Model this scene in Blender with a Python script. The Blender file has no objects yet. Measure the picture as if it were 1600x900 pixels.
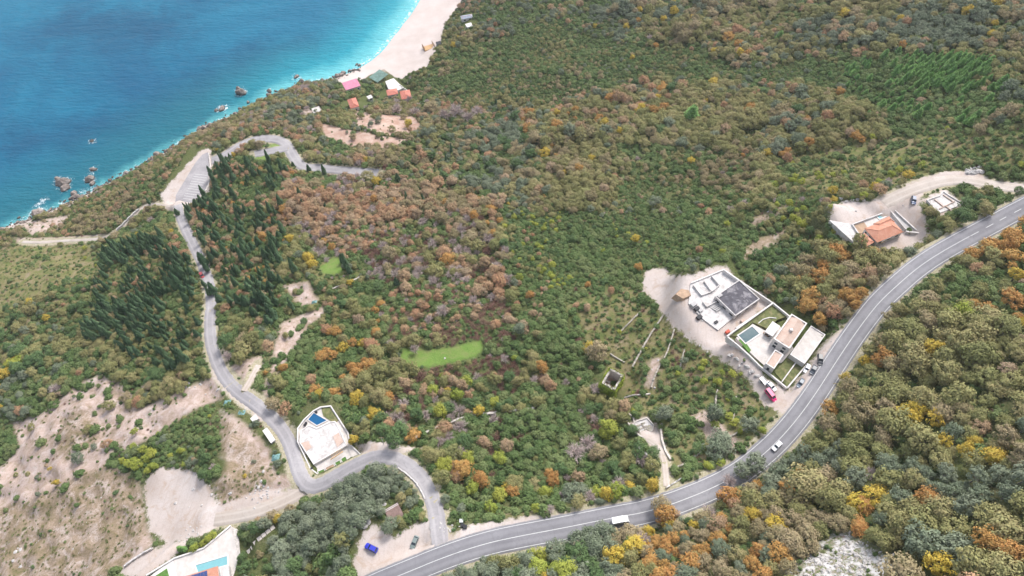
import bpy, bmesh, math, random
import numpy as np
from mathutils import Vector
R = math.radians
random.seed(7); rng = np.random.default_rng(11)
scene = bpy.context.scene
col = scene.collection

# ------------------------------------------------------------------ camera, sky, sun, exposure
CAM_H, PITCH, FPX = 370.0, R(57), 1066.67
cam_data = bpy.data.cameras.new('camera'); cam_data.lens = 24; cam_data.sensor_width = 36
cam_data.clip_start = 1; cam_data.clip_end = 60000
cam = bpy.data.objects.new('camera', cam_data); col.objects.link(cam)
cam.location = (0, 0, CAM_H); cam.rotation_euler = (math.pi/2 - PITCH, 0, 0)
scene.camera = cam
SUN_EL, SUN_AZ = 50.0, 60.0           # azimuth measured from +X towards +Y
world = bpy.data.worlds.new('World'); scene.world = world; world.use_nodes = True
wn = world.node_tree.nodes; wl = world.node_tree.links
sky = wn.new('ShaderNodeTexSky'); sky.sky_type = 'NISHITA'; sky.sun_disc = False
sky.sun_elevation = R(SUN_EL); sky.sun_rotation = R(90 - SUN_AZ); sky.air_density = 1.0; sky.dust_density = 3.0; sky.ozone_density = 1.0
hs = wn.new('ShaderNodeHueSaturation'); hs.inputs['Saturation'].default_value = 0.5   # thin high cloud: a paler sky
wl.new(sky.outputs['Color'], hs.inputs['Color'])
wl.new(hs.outputs['Color'], wn['Background'].inputs['Color']); wn['Background'].inputs['Strength'].default_value = 0.15
sun_data = bpy.data.lights.new('sun', 'SUN'); sun_data.energy = 1.5; sun_data.angle = R(14); sun_data.color = (1.0, 0.97, 0.93)
sun = bpy.data.objects.new('sun', sun_data); col.objects.link(sun)
_d = Vector((math.cos(R(SUN_EL))*math.cos(R(SUN_AZ)), math.cos(R(SUN_EL))*math.sin(R(SUN_AZ)), math.sin(R(SUN_EL))))
sun.rotation_euler = _d.to_track_quat('Z', 'Y').to_euler(); sun.location = (0, 200, 400)
scene.view_settings.view_transform = 'Standard'; scene.view_settings.look = 'None'
scene.view_settings.exposure = 1.0; scene.view_settings.gamma = 1.0
scene.render.engine = 'CYCLES'
scene.cycles.max_bounces = 5; scene.cycles.diffuse_bounces = 3; scene.cycles.glossy_bounces = 2
scene.cycles.transmission_bounces = 2; scene.cycles.volume_bounces = 0
scene.cycles.use_denoising = True

# ------------------------------------------------------------------ projection helpers
cp, sp = math.cos(PITCH), math.sin(PITCH)
def ray(px, py):
    u = (np.asarray(px, float) - 800) / FPX; v = (np.asarray(py, float) - 450) / FPX
    return u, cp - v*sp, -sp - v*cp
def unproj_z(px, py, z):
    dx, dy, dz = ray(px, py); t = (z - CAM_H) / dz
    return dx*t, dy*t
def to_px(x, y, z):
    dz = z - CAM_H
    dep = y*cp - dz*sp; up = y*sp + dz*cp
    return 800 + FPX*x/dep, 450 - FPX*up/dep, dep

# ------------------------------------------------------------------ the lie of the land
CTRL = [  # pixel of the photograph, height above the sea
 (620,895,138),(800,838,140),(950,811,141),(1100,769,142),(1232,672,144),(1300,575,147),(1350,502,149),(1397,450,151),(1470,392,154),(1600,315,158),
 (1000,890,156),(860,890,149),(1150,840,160),(1300,800,168),(1310,880,178),(1450,700,176),(1600,600,184),(1600,760,196),(1600,890,204),(1450,880,190),(1430,560,163),(1600,450,172),(1380,640,164),(1250,760,156),
 (1200,530,139),(1110,455,133),(1160,465,136),(1380,350,146),(1475,318,151),(1330,300,139),(1450,285,148),(1560,280,154),
 (1000,600,127),(958,597,122),(1005,670,130),(1060,560,130),(1120,630,136),(1100,700,138),(1040,740,139),(950,720,130),
 (690,840,137),(660,750,131),(632,722,129),(578,717,125),(480,760,120),(450,685,114),(380,615,104),(335,550,92),(330,470,80),(310,400,66),(280,340,50),
 (300,280,40),(430,222,40),(500,262,46),(580,267,50),(560,200,36),
 (280,790,107),(350,830,113),(300,880,114),(200,820,98),(100,700,82),(20,860,80),(100,870,88),(0,600,56),(100,560,66),(200,600,82),(300,680,101),(0,730,66),(230,480,66),(100,470,52),(150,400,38),(30,385,20),(0,450,34),(250,380,54),(220,340,38),
 (400,520,92),(400,400,74),(400,300,56),(500,420,80),(560,330,66),(650,450,94),(640,350,76),(640,260,52),(690,555,106),(600,620,112),(500,560,102),(550,690,119),(480,650,112),(760,800,134),(700,690,120),(850,650,122),(850,500,111),(800,400,94),(900,760,133),(600,800,130),(520,830,125),(450,850,122),
 (700,180,34),(800,100,34),(760,250,56),(850,300,78),(950,200,72),(950,380,100),(1050,320,101),(1100,220,90),(1200,300,116),(1200,100,84),(1000,80,52),(850,20,30),(1000,0,46),(1200,0,76),(1400,200,130),(1400,100,118),(1400,0,106),(1600,200,157),(1600,100,146),(1600,0,138),(1300,250,122),(1250,400,132),(1320,420,141),(1050,450,122),(1200,420,130),
 (640,150,8),(600,165,12),(550,165,16),(590,120,4),(735,35,14),(680,130,16),(740,100,24),(760,10,18),
 (60,352,8),(120,330,11),(200,293,17),(260,258,22),(320,220,26),(380,188,22),(430,165,17),(490,140,11),(100,375,21),(170,350,27),(240,295,32),(350,215,33),(420,190,30),(480,180,26),
 (640,90,3.2),(690,40,3.6),(720,0,4),(610,112,2.6),(655,60,2.6),(560,130,4)]
SHORE = [(-120,425),(-60,392),(0,358),(30,348),(70,334),(105,318),(140,302),(175,284),(210,266),(245,246),(280,225),(310,207),(335,193),(365,180),(395,166),(420,155),(445,144),(475,133),(510,126),(540,116),(565,104),(590,86),(612,60),(632,34),(648,12),(660,-14),(672,-40),(690,-90),(700,-140)]
ctrl_xyz = []
for a, b, z in CTRL:
    x, y = unproj_z(a, b, z); ctrl_xyz.append((x, y, z))
shore_w = np.array([unproj_z(a, b, 0.0) for a, b in SHORE], float).reshape(-1, 2)
def densify(poly, step, closed=False):
    pts = [np.asarray(p, float) for p in poly]; out = []
    n = len(pts); m = n if closed else n - 1
    for i in range(m):
        a, b = pts[i], pts[(i+1) % n]; k = max(1, int(np.ceil(np.linalg.norm((b-a)[:2])/step)))
        for j in range(k): out.append(a + (b-a)*j/k)
    if not closed: out.append(pts[-1])
    return np.array(out)
for i, p in enumerate(shore_w):
    ctrl_xyz.append((p[0], p[1], 0.0))
    q = shore_w[min(i+1, len(shore_w)-1)] - shore_w[max(i-1, 0)]; q = q/np.linalg.norm(q); nrm = np.array((-q[1], q[0]))
    ctrl_xyz.append((p[0]+nrm[0]*14, p[1]+nrm[1]*14, -3.0)); ctrl_xyz.append((p[0]+nrm[0]*60, p[1]+nrm[1]*60, -11.0))
for p in [(-300,560,-25),(-480,480,-28),(-480,300,-20),(-250,690,-25),(-100,720,-18),(-500,690,-30)]: ctrl_xyz.append(p)
for p in [(520,690,150),(300,690,90),(120,700,35),(520,200,195),(520,0,230),(300,-30,220),(0,-30,175),(-160,-30,115),(-300,0,80),(-420,100,20),(520,450,170)]: ctrl_xyz.append(p)
C = np.array(ctrl_xyz)
def tps(r2): return 0.5*r2*np.log(r2 + 1e-6)
SC = 100.0
def fit():
    n = len(C); XY = C[:, :2]/SC
    K = tps(((XY[:, None]-XY[None])**2).sum(-1)) + np.eye(n)*2e-3
    Pm = np.c_[np.ones(n), XY]; A = np.block([[K, Pm], [Pm.T, np.zeros((3, 3))]])
    return np.linalg.solve(A, np.r_[C[:, 2], 0, 0, 0])
wts = fit()
GX0, GX1, GY0, GY1, GS = -520.0, 520.0, -30.0, 690.0, 1.5
nx, ny = int((GX1-GX0)/GS)+1, int((GY1-GY0)/GS)+1
gx = GX0 + np.arange(nx)*GS; gy = GY0 + np.arange(ny)*GS
GXX, GYY = np.meshgrid(gx, gy)
def tps_eval(X, Y):
    X = X.ravel()/SC; Y = Y.ravel()/SC; out = np.empty(len(X)); n = len(C)
    for s in range(0, len(X), 20000):
        xs, ys = X[s:s+20000], Y[s:s+20000]
        r2 = (xs[:, None]-C[None, :, 0]/SC)**2 + (ys[:, None]-C[None, :, 1]/SC)**2
        out[s:s+20000] = tps(r2) @ wts[:n] + wts[n] + wts[n+1]*xs + wts[n+2]*ys
    return out
# evaluated on a coarse lattice, then refined
cs = 4
cxx, cyy = np.meshgrid(gx[::cs], gy[::cs]); zc = tps_eval(cxx, cyy).reshape(cxx.shape)
def bil(Z, fx, fy):
    h, w = Z.shape; fx = np.clip(fx, 0, w-1.001); fy = np.clip(fy, 0, h-1.001)
    i = fx.astype(int); j = fy.astype(int); a = fx-i; b = fy-j
    return Z[j, i]*(1-a)*(1-b)+Z[j, i+1]*a*(1-b)+Z[j+1, i]*(1-a)*b+Z[j+1, i+1]*a*b
def smooth_noise(scale, seed):
    r = np.random.default_rng(seed); h, w = int((GY1-GY0)/scale)+3, int((GX1-GX0)/scale)+3
    Z = r.standard_normal((h, w)); fx, fy = (GXX-GX0)/scale, (GYY-GY0)/scale
    fx = np.floor(fx)+((fx % 1)**2*(3-2*(fx % 1))); fy = np.floor(fy)+((fy % 1)**2*(3-2*(fy % 1)))
    return bil(Z, fx, fy)
Z = bil(zc, (GXX-GX0)/GS/cs, (GYY-GY0)/GS/cs)
relief = 1.3*smooth_noise(38, 1) + 0.7*smooth_noise(17, 2) + 0.3*smooth_noise(7, 3)
Z = Z + relief*np.clip(Z/14, 0.0, 1.0)
def tz(x, y):
    return bil(Z, (np.asarray(x, float)-GX0)/GS, (np.asarray(y, float)-GY0)/GS)
TT = np.linspace(130, 1000, 436)
def P(px, py, h=0.0):
    """the point of the land (raised by h) seen at a pixel"""
    px = np.atleast_1d(np.asarray(px, float)); py = np.atleast_1d(np.asarray(py, float))
    dx, dy, dz = ray(px, py)
    X = dx[:, None]*TT; Y = dy[:, None]*TT; D = CAM_H + dz[:, None]*TT - tz(X, Y) - h
    k = np.argmax(D < 0, axis=1); k = np.where((D < 0).any(1), k, len(TT)-1); k = np.maximum(k, 1); i = np.arange(len(px))
    f = D[i, k-1]/(D[i, k-1]-D[i, k]); t = TT[k-1] + f*(TT[k]-TT[k-1])
    x, y = dx*t, dy*t
    return np.c_[x, y, tz(x, y)]
def P1(px, py, h=0.0): return P(px, py, h)[0]

def smooth_line(pts, n=3):
    p = np.array(pts, float)
    for _ in range(n):
        q = p.copy(); q[:-1] = 0.75*p[:-1]+0.25*p[1:]; r_ = 0.25*p[:-1]+0.75*p[1:]
        out = [p[0]]
        for a, b in zip(q[:-1], r_): out += [a, b]
        out.append(p[-1]); p = np.array(out)
    return p
ROADS = {
 'main_road': (4.15, [(545,935),(585,915),(625,899),(700,868),(757,850),(800,840),(875,826),(950,811),(1025,797),(1100,769),(1150,744),(1195,709),(1232,672),(1268,625),(1300,575),(1325,537),(1350,502),(1372,474),(1397,450),(1435,417),(1480,388),(1535,359),(1600,324),(1680,284),(1760,244)]),
 'lower_road': (2.6, [(690,862),(686,832),(682,800),(672,770),(655,743),(632,723),(605,713),(578,717),(550,730),(522,747),(496,761),(478,758),(467,738),(459,712),(450,685),(430,657),(400,632),(372,613),(352,592),(338,565),(329,535),(327,500),(331,475),(328,447),(318,415),(303,385),(289,357),(280,335),(278,320)]),
 'coast_lane': (3.3, [(330,252),(351,243),(374,228),(394,219),(416,216),(438,219),(450,228),(458,245),(472,262),(500,263),(540,267),(590,270)]),
 'lay_by': (2.9, [(398,241),(425,236),(450,231)]),
 'footpath': (0.9, [(35,378),(62,379),(100,376),(160,374),(185,360),(205,341),(230,317),(266,322)]),
 'dirt_track': (2.4, [(472,768),(445,783),(410,797),(375,806),(335,812)]),
 'gravel_drive': (2.7, [(1680,298),(1600,296),(1560,291),(1520,282),(1480,281),(1445,290),(1410,303),(1380,318)]),
 'side_track': (1.2, [(381,611),(388,600),(396,585),(404,570)]),
 'chapel_path': (1.0, [(1011,686),(1022,692),(1031,702),(1038,718),(1040,738),(1042,760)]),
}
road_w = {}
best = np.full(Z.shape, 1e9); bz = np.zeros(Z.shape); bw = np.zeros(Z.shape)
for name, (hw, pl) in ROADS.items():
    w = P(*np.array(pl, float).T)
    w = densify(smooth_line(w, 3), 2.0)
    k = 9 if hw > 2 else 5; ker = np.ones(k)/k; zp = np.r_[[w[0, 2]]*(k//2), w[:, 2], [w[-1, 2]]*(k//2)]
    w[:, 2] = np.convolve(zp, ker, 'valid'); road_w[name] = w
    dn = densify(w, 1.0); rad = hw + 7
    for x, y, z in dn:
        i0, i1 = int((x-rad-GX0)/GS), int((x+rad-GX0)/GS)+2; j0, j1 = int((y-rad-GY0)/GS), int((y+rad-GY0)/GS)+2
        i0, j0 = max(i0, 0), max(j0, 0)
        if i1 <= 0 or j1 <= 0 or i0 >= nx or j0 >= ny: continue
        d = np.hypot(GXX[j0:j1, i0:i1]-x, GYY[j0:j1, i0:i1]-y) - hw
        m = d < best[j0:j1, i0:i1]
        best[j0:j1, i0:i1][m] = d[m]; bz[j0:j1, i0:i1][m] = z; bw[j0:j1, i0:i1][m] = hw
road_d = best.copy()
f = np.clip((best-1.4)/5.0, 0, 1); f = f*f*(3-2*f)
Z = np.where(best < 1e8, bz*(1-f) + Z*f, Z)

def poly_sd(poly, X, Y):
    """signed distance, positive inside"""
    p = np.asarray(poly, float)[:, :2]; q = np.roll(p, -1, 0)
    d = np.full(X.shape, 1e9); ins = np.zeros(X.shape, bool)
    for a, b in zip(p, q):
        e = b-a; L = (e*e).sum()+1e-9
        t = np.clip(((X-a[0])*e[0]+(Y-a[1])*e[1])/L, 0, 1)
        d = np.minimum(d, np.hypot(X-a[0]-t*e[0], Y-a[1]-t*e[1]))
        c = (a[1] > Y) != (b[1] > Y)
        ins ^= c & (X < (b[0]-a[0])*(Y-a[1])/(b[1]-a[1]+1e-12)+a[0])
    return np.where(ins, d, -d)
def grid_window(poly, pad):
    p = np.asarray(poly)[:, :2]; i0 = int(max(0, (p[:, 0].min()-pad-GX0)/GS)); i1 = int(min(nx, (p[:, 0].max()+pad-GX0)/GS+2))
    j0 = int(max(0, (p[:, 1].min()-pad-GY0)/GS)); j1 = int(min(ny, (p[:, 1].max()+pad-GY0)/GS+2))
    return slice(j0, j1), slice(i0, i1)
PADS = {   # levelled ground for the houses
 'villa': [(1128,524),(1208,466),(1240,482),(1292,527),(1262,570),(1232,612),(1190,585)],
 'shell': [(1074,440),(1134,416),(1206,472),(1150,512),(1112,522),(1072,480)],
 'house': [(1294,342),(1335,345),(1392,322),(1436,362),(1400,392),(1340,386)],
 'slab': [(1444,312),(1474,298),(1508,318),(1464,335)],
 'pool_house': [(498,632),(520,631),(548,672),(552,695),(568,712),(535,738),(500,750),(482,734),(460,692),(460,668),(486,640)],
 'corner_villa': [(215,915),(270,868),(300,860),(360,818),(376,826),(380,866),(362,915)],
 'hut': [(598,800),(623,782),(636,806),(611,824)],
 'car_park': [(266,328),(255,304),(270,285),(287,269),(298,250),(311,240),(326,234),(330,262),(328,288),(322,300),(294,321),(279,329)],
 'lot': [(565,830),(590,820),(625,838),(655,815),(672,815),(672,848),(640,862),(600,890),(560,905),(552,880)],
 'ruin': [(935,600),(960,578),(985,592),(962,625),(945,622)],
 'chapel': [(985,662),(1011,650),(1024,664),(1009,686)],
}
pad_w, pad_z = {}, {}
for name, pl in PADS.items():
    w = P(*np.array(pl, float).T); pad_w[name] = w; z0 = float(np.mean(tz(w[:, 0], w[:, 1]))); pad_z[name] = z0
    sl = grid_window(w, 14); sd = poly_sd(w, GXX[sl], GYY[sl])
    wd = 9.0 if name in ('shell', 'villa', 'house', 'lot') else 4.0
    f = np.clip((sd+wd+1)/wd, 0, 1); f = f*f*(3-2*f)
    rf = np.clip((road_d[sl]-0.8)/3, 0, 1); f = f*rf if name not in ('lot',) else f*np.clip((road_d[sl]-0.2)/3, 0, 1)
    Z[sl] = Z[sl]*(1-f) + z0*f

# zones of bare ground, as signed distances in metres
ZONES = {
 'sand': [[(520,127),(560,108),(592,84),(612,58),(632,32),(648,10),(662,-16),(760,-30),(728,-2),(706,22),(692,48),(688,72),(676,86),(668,104),(640,114),(628,124),(616,120),(600,108),(576,118),(566,126),(560,124),(535,130)]],
 'dirt': [[(1006,428),(1016,420),(1040,419),(1060,432),(1085,428),(1110,418),(1134,416),(1160,440),(1208,472),(1140,525),(1160,548),(1180,566),(1196,590),(1226,606),(1232,612),(1262,572),(1292,530),(1322,512),(1312,545),(1290,582),(1255,632),(1225,655),(1210,640),(1192,628),(1178,608),(1166,588),(1140,570),(1100,545),(1072,525),(1040,500),(1024,470),(1005,455)],
          [(1296,346),(1300,320),(1320,312),(1355,318),(1400,300),(1440,278),(1475,268),(1530,266),(1538,275),(1550,284),(1640,290),(1640,302),(1560,298),(1500,288),(1465,286),(1445,300),(1436,318),(1446,345),(1448,372),(1425,390),(1395,392),(1340,384),(1310,370)],
          [(1442,312),(1474,296),(1510,318),(1468,338)],
          [(552,882),(558,856),(568,832),(590,818),(605,836),(622,840),(650,816),(672,814),(676,850),(720,832),(690,866),(640,884),(608,905),(560,912)],
          [(700,838),(735,820),(800,812),(860,805),(900,800),(850,820),(780,832),(720,852)],
          [(226,790),(228,750),(250,730),(300,735),(328,760),(345,790),(400,768),(430,762),(478,772),(440,795),(400,806),(350,815),(330,830),(295,845),(260,850),(235,830)],
          [(180,900),(215,868),(262,848),(300,845),(270,870),(222,905)],
          [(262,330),(250,304),(268,284),(288,262),(312,236),(330,232),(332,262),(326,300),(295,324)],
          [(660,700),(690,705),(580,690),(555,695),(572,712),(610,712)],
          [(335,570),(352,600),(385,626),(420,652),(412,660),(375,632),(345,605),(328,580)],
          [(985,662),(1011,650),(1026,664),(1036,690),(1042,715),(1030,705),(1009,688)]],
 'scree': [[(60,650),(130,596),(160,585),(185,600),(210,620),(215,650),(250,640),(300,605),(335,590),(340,605),(290,635),(225,675),(180,700),(160,735),(100,770),(60,790),(0,800),(-30,760),(30,700),(20,660)],
           [(-30,800),(60,790),(120,760),(200,745),(240,850),(180,900),(120,930),(-40,930)],
           [(205,645),(250,625),(335,588),(348,622),(300,642),(235,684),(185,712)], [(350,750),(400,738),(470,744),(478,775),(400,790),(335,806)],
           [(345,640),(380,660),(420,700),(432,745),(400,760),(372,730),(350,690)],
           [(440,505),(470,492),(505,480),(512,488),(482,508),(470,530),(455,550),(440,575),(425,600),(415,640),(408,632),(415,600),(425,570),(428,540)], [(355,575),(385,562),(408,556),(405,575),(390,600),(380,610),(376,590)], [(440,445),(480,440),(500,470),(470,478)],
           [(20,370),(60,372),(170,366),(120,380),(60,384),(30,382)],[(30,350),(110,335),(90,360),(50,368)],
           [(1018,560),(1036,556),(1020,606),(1008,602)], [(470,172),(500,166),(505,178),(480,182)], [(1080,650),(1100,640),(1160,690),(1130,715)]],
 'redsoil': [[(552,172),(585,178),(645,182),(662,200),(645,214),(600,210),(560,198)], [(500,192),(540,202),(600,213),(645,218),(610,232),(545,228),(510,214)], [(1060,452),(1078,448),(1086,462),(1066,470)]],
 'heath': [[(1155,408),(1175,376),(1225,358),(1230,366),(1195,388),(1168,408)], [(1165,345),(1225,320),(1232,328),(1180,356)], [(-40,800),(60,780),(130,740),(190,725),(222,760),(228,820),(220,855),(170,905),(110,935),(-40,935)], [(350,650),(375,680),(410,720),(428,745),(405,770),(350,785),(330,760),(352,735),(345,690)], [(100,650),(140,640),(150,690),(110,720),(80,700)]],
 'outcrop': [[(1228,890),(1250,865),(1290,840),(1320,828),(1345,850),(1385,862),(1400,890),(1380,930),(1240,930)]],
 'meadow': [[(0,380),(60,385),(180,378),(230,395),(200,430),(140,470),(60,540),(0,560),(-40,480)],
            [(440,420),(500,405),(540,420),(600,425),(560,440),(500,478),(455,470)],
            [(900,500),(985,470),(1020,470),(1060,520),(1150,580),(1190,630),(1215,645),(1180,680),(1100,725),(1050,735),(1040,690),(990,640),(930,560)],
            [(1240,220),(1300,215),(1600,205),(1600,265),(1500,262),(1400,290),(1320,305),(1250,300)],
            [(600,270),(660,255),(640,230),(600,215)],[(880,480),(1000,440),(1000,480),(940,510)],[(720,800),(860,795),(1020,765),(1140,730),(1215,668),(1225,655),(1200,690),(1120,755),(1000,785),(860,812)],
            [(1310,520),(1410,430),(1600,305),(1600,300),(1410,400),(1340,470)]],
 'lawn': [[(624,566),(630,545),(690,545),(752,532),(756,545),(742,558),(690,570),(640,574)],
          [(500,418),(525,400),(534,410),(534,428),(505,428)],[(408,228),(425,224),(442,226),(425,231)],[(395,246),(420,240),(440,244),(410,252)]],
}
zone_sd = {}
for zn, polys in ZONES.items():
    S = np.full(Z.shape, -20.0)
    for pl in polys:
        w = P(*densify(pl, 25, True).T); sl = grid_window(w, 14)
        S[sl] = np.maximum(S[sl], np.clip(poly_sd(w, GXX[sl], GYY[sl]), -20, 20))
    zone_sd[zn] = S
def zsample(A, x, y): return bil(A, (np.asarray(x, float)-GX0)/GS, (np.asarray(y, float)-GY0)/GS)
# ledges and gullies of the eroded slopes
_er = np.clip(np.maximum(zone_sd['scree'], zone_sd['heath'])/3, 0, 1)*np.clip((np.where(best > 1e8, 50, best)-1)/4, 0, 1)*np.clip(-zone_sd['dirt']/3, 0, 1)
_g = smooth_noise(11, 21); Z = Z + _er*(0.9*(np.abs(_g)-0.7) + 0.55*smooth_noise(5, 22) + 0.35*smooth_noise(3, 23))

# ------------------------------------------------------------------ object helpers
def tag(o, label=None, cat=None, group=None, kind=None):
    if label: o['label'] = label
    if cat: o['category'] = cat
    if group: o['group'] = group
    if kind: o['kind'] = kind
    return o
def link(name, me, parent=None):
    o = bpy.data.objects.new(name, me); col.objects.link(o)
    if parent is not None: o.parent = parent
    return o
def empty(name, loc, rz=0.0, s=None):
    o = bpy.data.objects.new(name, None); col.objects.link(o); o.location = [float(v) for v in loc]; o.rotation_euler = (0, 0, rz)
    o.empty_display_size = 0.5
    if s: o.scale = s
    return o
def mesh_np(name, V, F, mat=None, smooth=False):
    """F: (n,k) int array of faces, all of the same size"""
    V = np.ascontiguousarray(V, dtype=np.float32); F = np.ascontiguousarray(F, dtype=np.int32)
    me = bpy.data.meshes.new(name); k = F.shape[1]
    me.vertices.add(len(V)); me.vertices.foreach_set('co', V.ravel())
    me.loops.add(F.size); me.loops.foreach_set('vertex_index', F.ravel())
    me.polygons.add(len(F)); me.polygons.foreach_set('loop_start', np.arange(0, F.size, k, dtype=np.int32))
    me.update(calc_edges=True)
    if smooth: me.polygons.foreach_set('use_smooth', np.ones(len(F), bool))
    if mat: me.materials.append(mat)
    return me
def mesh_py(name, V, F, mat=None):
    me = bpy.data.meshes.new(name); me.from_pydata([tuple(float(c) for c in v) for v in V], [], F); me.update()
    if mat: me.materials.append(mat)
    return me
def set_attr(me, name, vals):
    a = me.attributes.new(name, 'FLOAT', 'POINT'); a.data.foreach_set('value', np.ascontiguousarray(vals, dtype=np.float32).ravel())

class NT:
    """small helper for writing node materials"""
    def __init__(self, name):
        self.m = bpy.data.materials.new(name); self.m.use_nodes = True; self.t = self.m.node_tree
        self.b = self.t.nodes['Principled BSDF']; self._tc = None
        self.b.inputs['Specular IOR Level'].default_value = 0.25
    def n(self, typ, **kw):
        nd = self.t.nodes.new(typ)
        for k, v in kw.items():
            if k.startswith('i_'): nd.inputs[int(k[2:]) if k[2:].isdigit() else k[2:]].default_value = v
            else: setattr(nd, k, v)
        return nd
    def l(self, a, b): self.t.links.new(a, b)
    def coord(self, which='Object'):
        if self._tc is None: self._tc = self.n('ShaderNodeTexCoord')
        return self._tc.outputs[which]
    def noise(self, scale, detail=4, rough=0.6, vec=None, which='Object', dist=0.0):
        nd = self.n('ShaderNodeTexNoise'); nd.inputs['Scale'].default_value = scale; nd.inputs['Detail'].default_value = detail
        nd.inputs['Roughness'].default_value = rough; nd.inputs['Distortion'].default_value = dist
        self.l(vec if vec is not None else self.coord(which), nd.inputs['Vector']); return nd.outputs['Fac']
    def ramp(self, fac, stops):
        nd = self.n('ShaderNodeValToRGB'); e = nd.color_ramp.elements
        while len(e) < len(stops): e.new(0.5)
        for el, (p, c) in zip(e, stops): el.position = p; el.color = (*c, 1) if len(c) == 3 else c
        self.l(fac, nd.inputs['Fac']); return nd.outputs['Color']
    def math(self, op, a, b=None, clamp=False):
        nd = self.n('ShaderNodeMath', operation=op); nd.use_clamp = clamp
        for i, v in enumerate((a, b)):
            if v is None: continue
            if isinstance(v, (int, float)): nd.inputs[i].default_value = v
            else: self.l(v, nd.inputs[i])
        return nd.outputs[0]
    def mix(self, fac, a, b, mode='MIX'):
        nd = self.n('ShaderNodeMix', data_type='RGBA', blend_type=mode)
        for i, v in ((0, fac), (6, a), (7, b)):
            if isinstance(v, (int, float)): nd.inputs[i].default_value = v
            elif isinstance(v, tuple): nd.inputs[i].default_value = (*v, 1)
            else: self.l(v, nd.inputs[i])
        return nd.outputs[2]
    def step(self, v, lo, hi):
        nd = self.n('ShaderNodeMapRange', interpolation_type='SMOOTHSTEP'); nd.inputs[1].default_value = lo; nd.inputs[2].default_value = hi
        self.l(v, nd.inputs[0]); return nd.outputs[0]
    def attr(self, name): return self.n('ShaderNodeAttribute', attribute_name=name).outputs['Fac']
    def bump(self, h, strength=0.5, dist=0.2):
        nd = self.n('ShaderNodeBump'); nd.inputs['Strength'].default_value = strength; nd.inputs['Distance'].default_value = dist
        self.l(h, nd.inputs['Height']); self.l(nd.outputs[0], self.b.inputs['Normal'])
    def base(self, c):
        if isinstance(c, tuple): self.b.inputs['Base Color'].default_value = (*c, 1)
        else: self.l(c, self.b.inputs['Base Color'])
    def rough(self, r): self.b.inputs['Roughness'].default_value = r; return self

MATS = {}
def surf(name, c, var=0.25, scale=0.5, rough=0.85, bump=0.3, dirt=None, dirt_amt=0.5, dirt_scale=0.25, spec=0.25, metal=0.0):
    """weathered one-colour surface: two scales of mottling, optional stains"""
    if name in MATS: return MATS[name]
    t = NT(name); n1 = t.noise(scale, 5, 0.65); n2 = t.noise(scale*7, 3, 0.6)
    d = tuple(v*(1-var) for v in c); h = tuple(min(1, v*(1+var*0.7)) for v in c)
    x = t.mix(t.step(n1, 0.3, 0.7), d, h); x = t.mix(t.math('MULTIPLY', t.step(n2, 0.35, 0.75), var), x, tuple(v*0.6 for v in c))
    if dirt:
        n3 = t.noise(dirt_scale, 6, 0.7, dist=0.6); x = t.mix(t.math('MULTIPLY', t.step(n3, 0.48, 0.66), dirt_amt), x, dirt)
    t.base(x); t.rough(rough); t.b.inputs['Specular IOR Level'].default_value = spec; t.b.inputs['Metallic'].default_value = metal
    if bump: t.bump(n2, bump, 0.05)
    MATS[name] = t.m; return t.m

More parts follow.
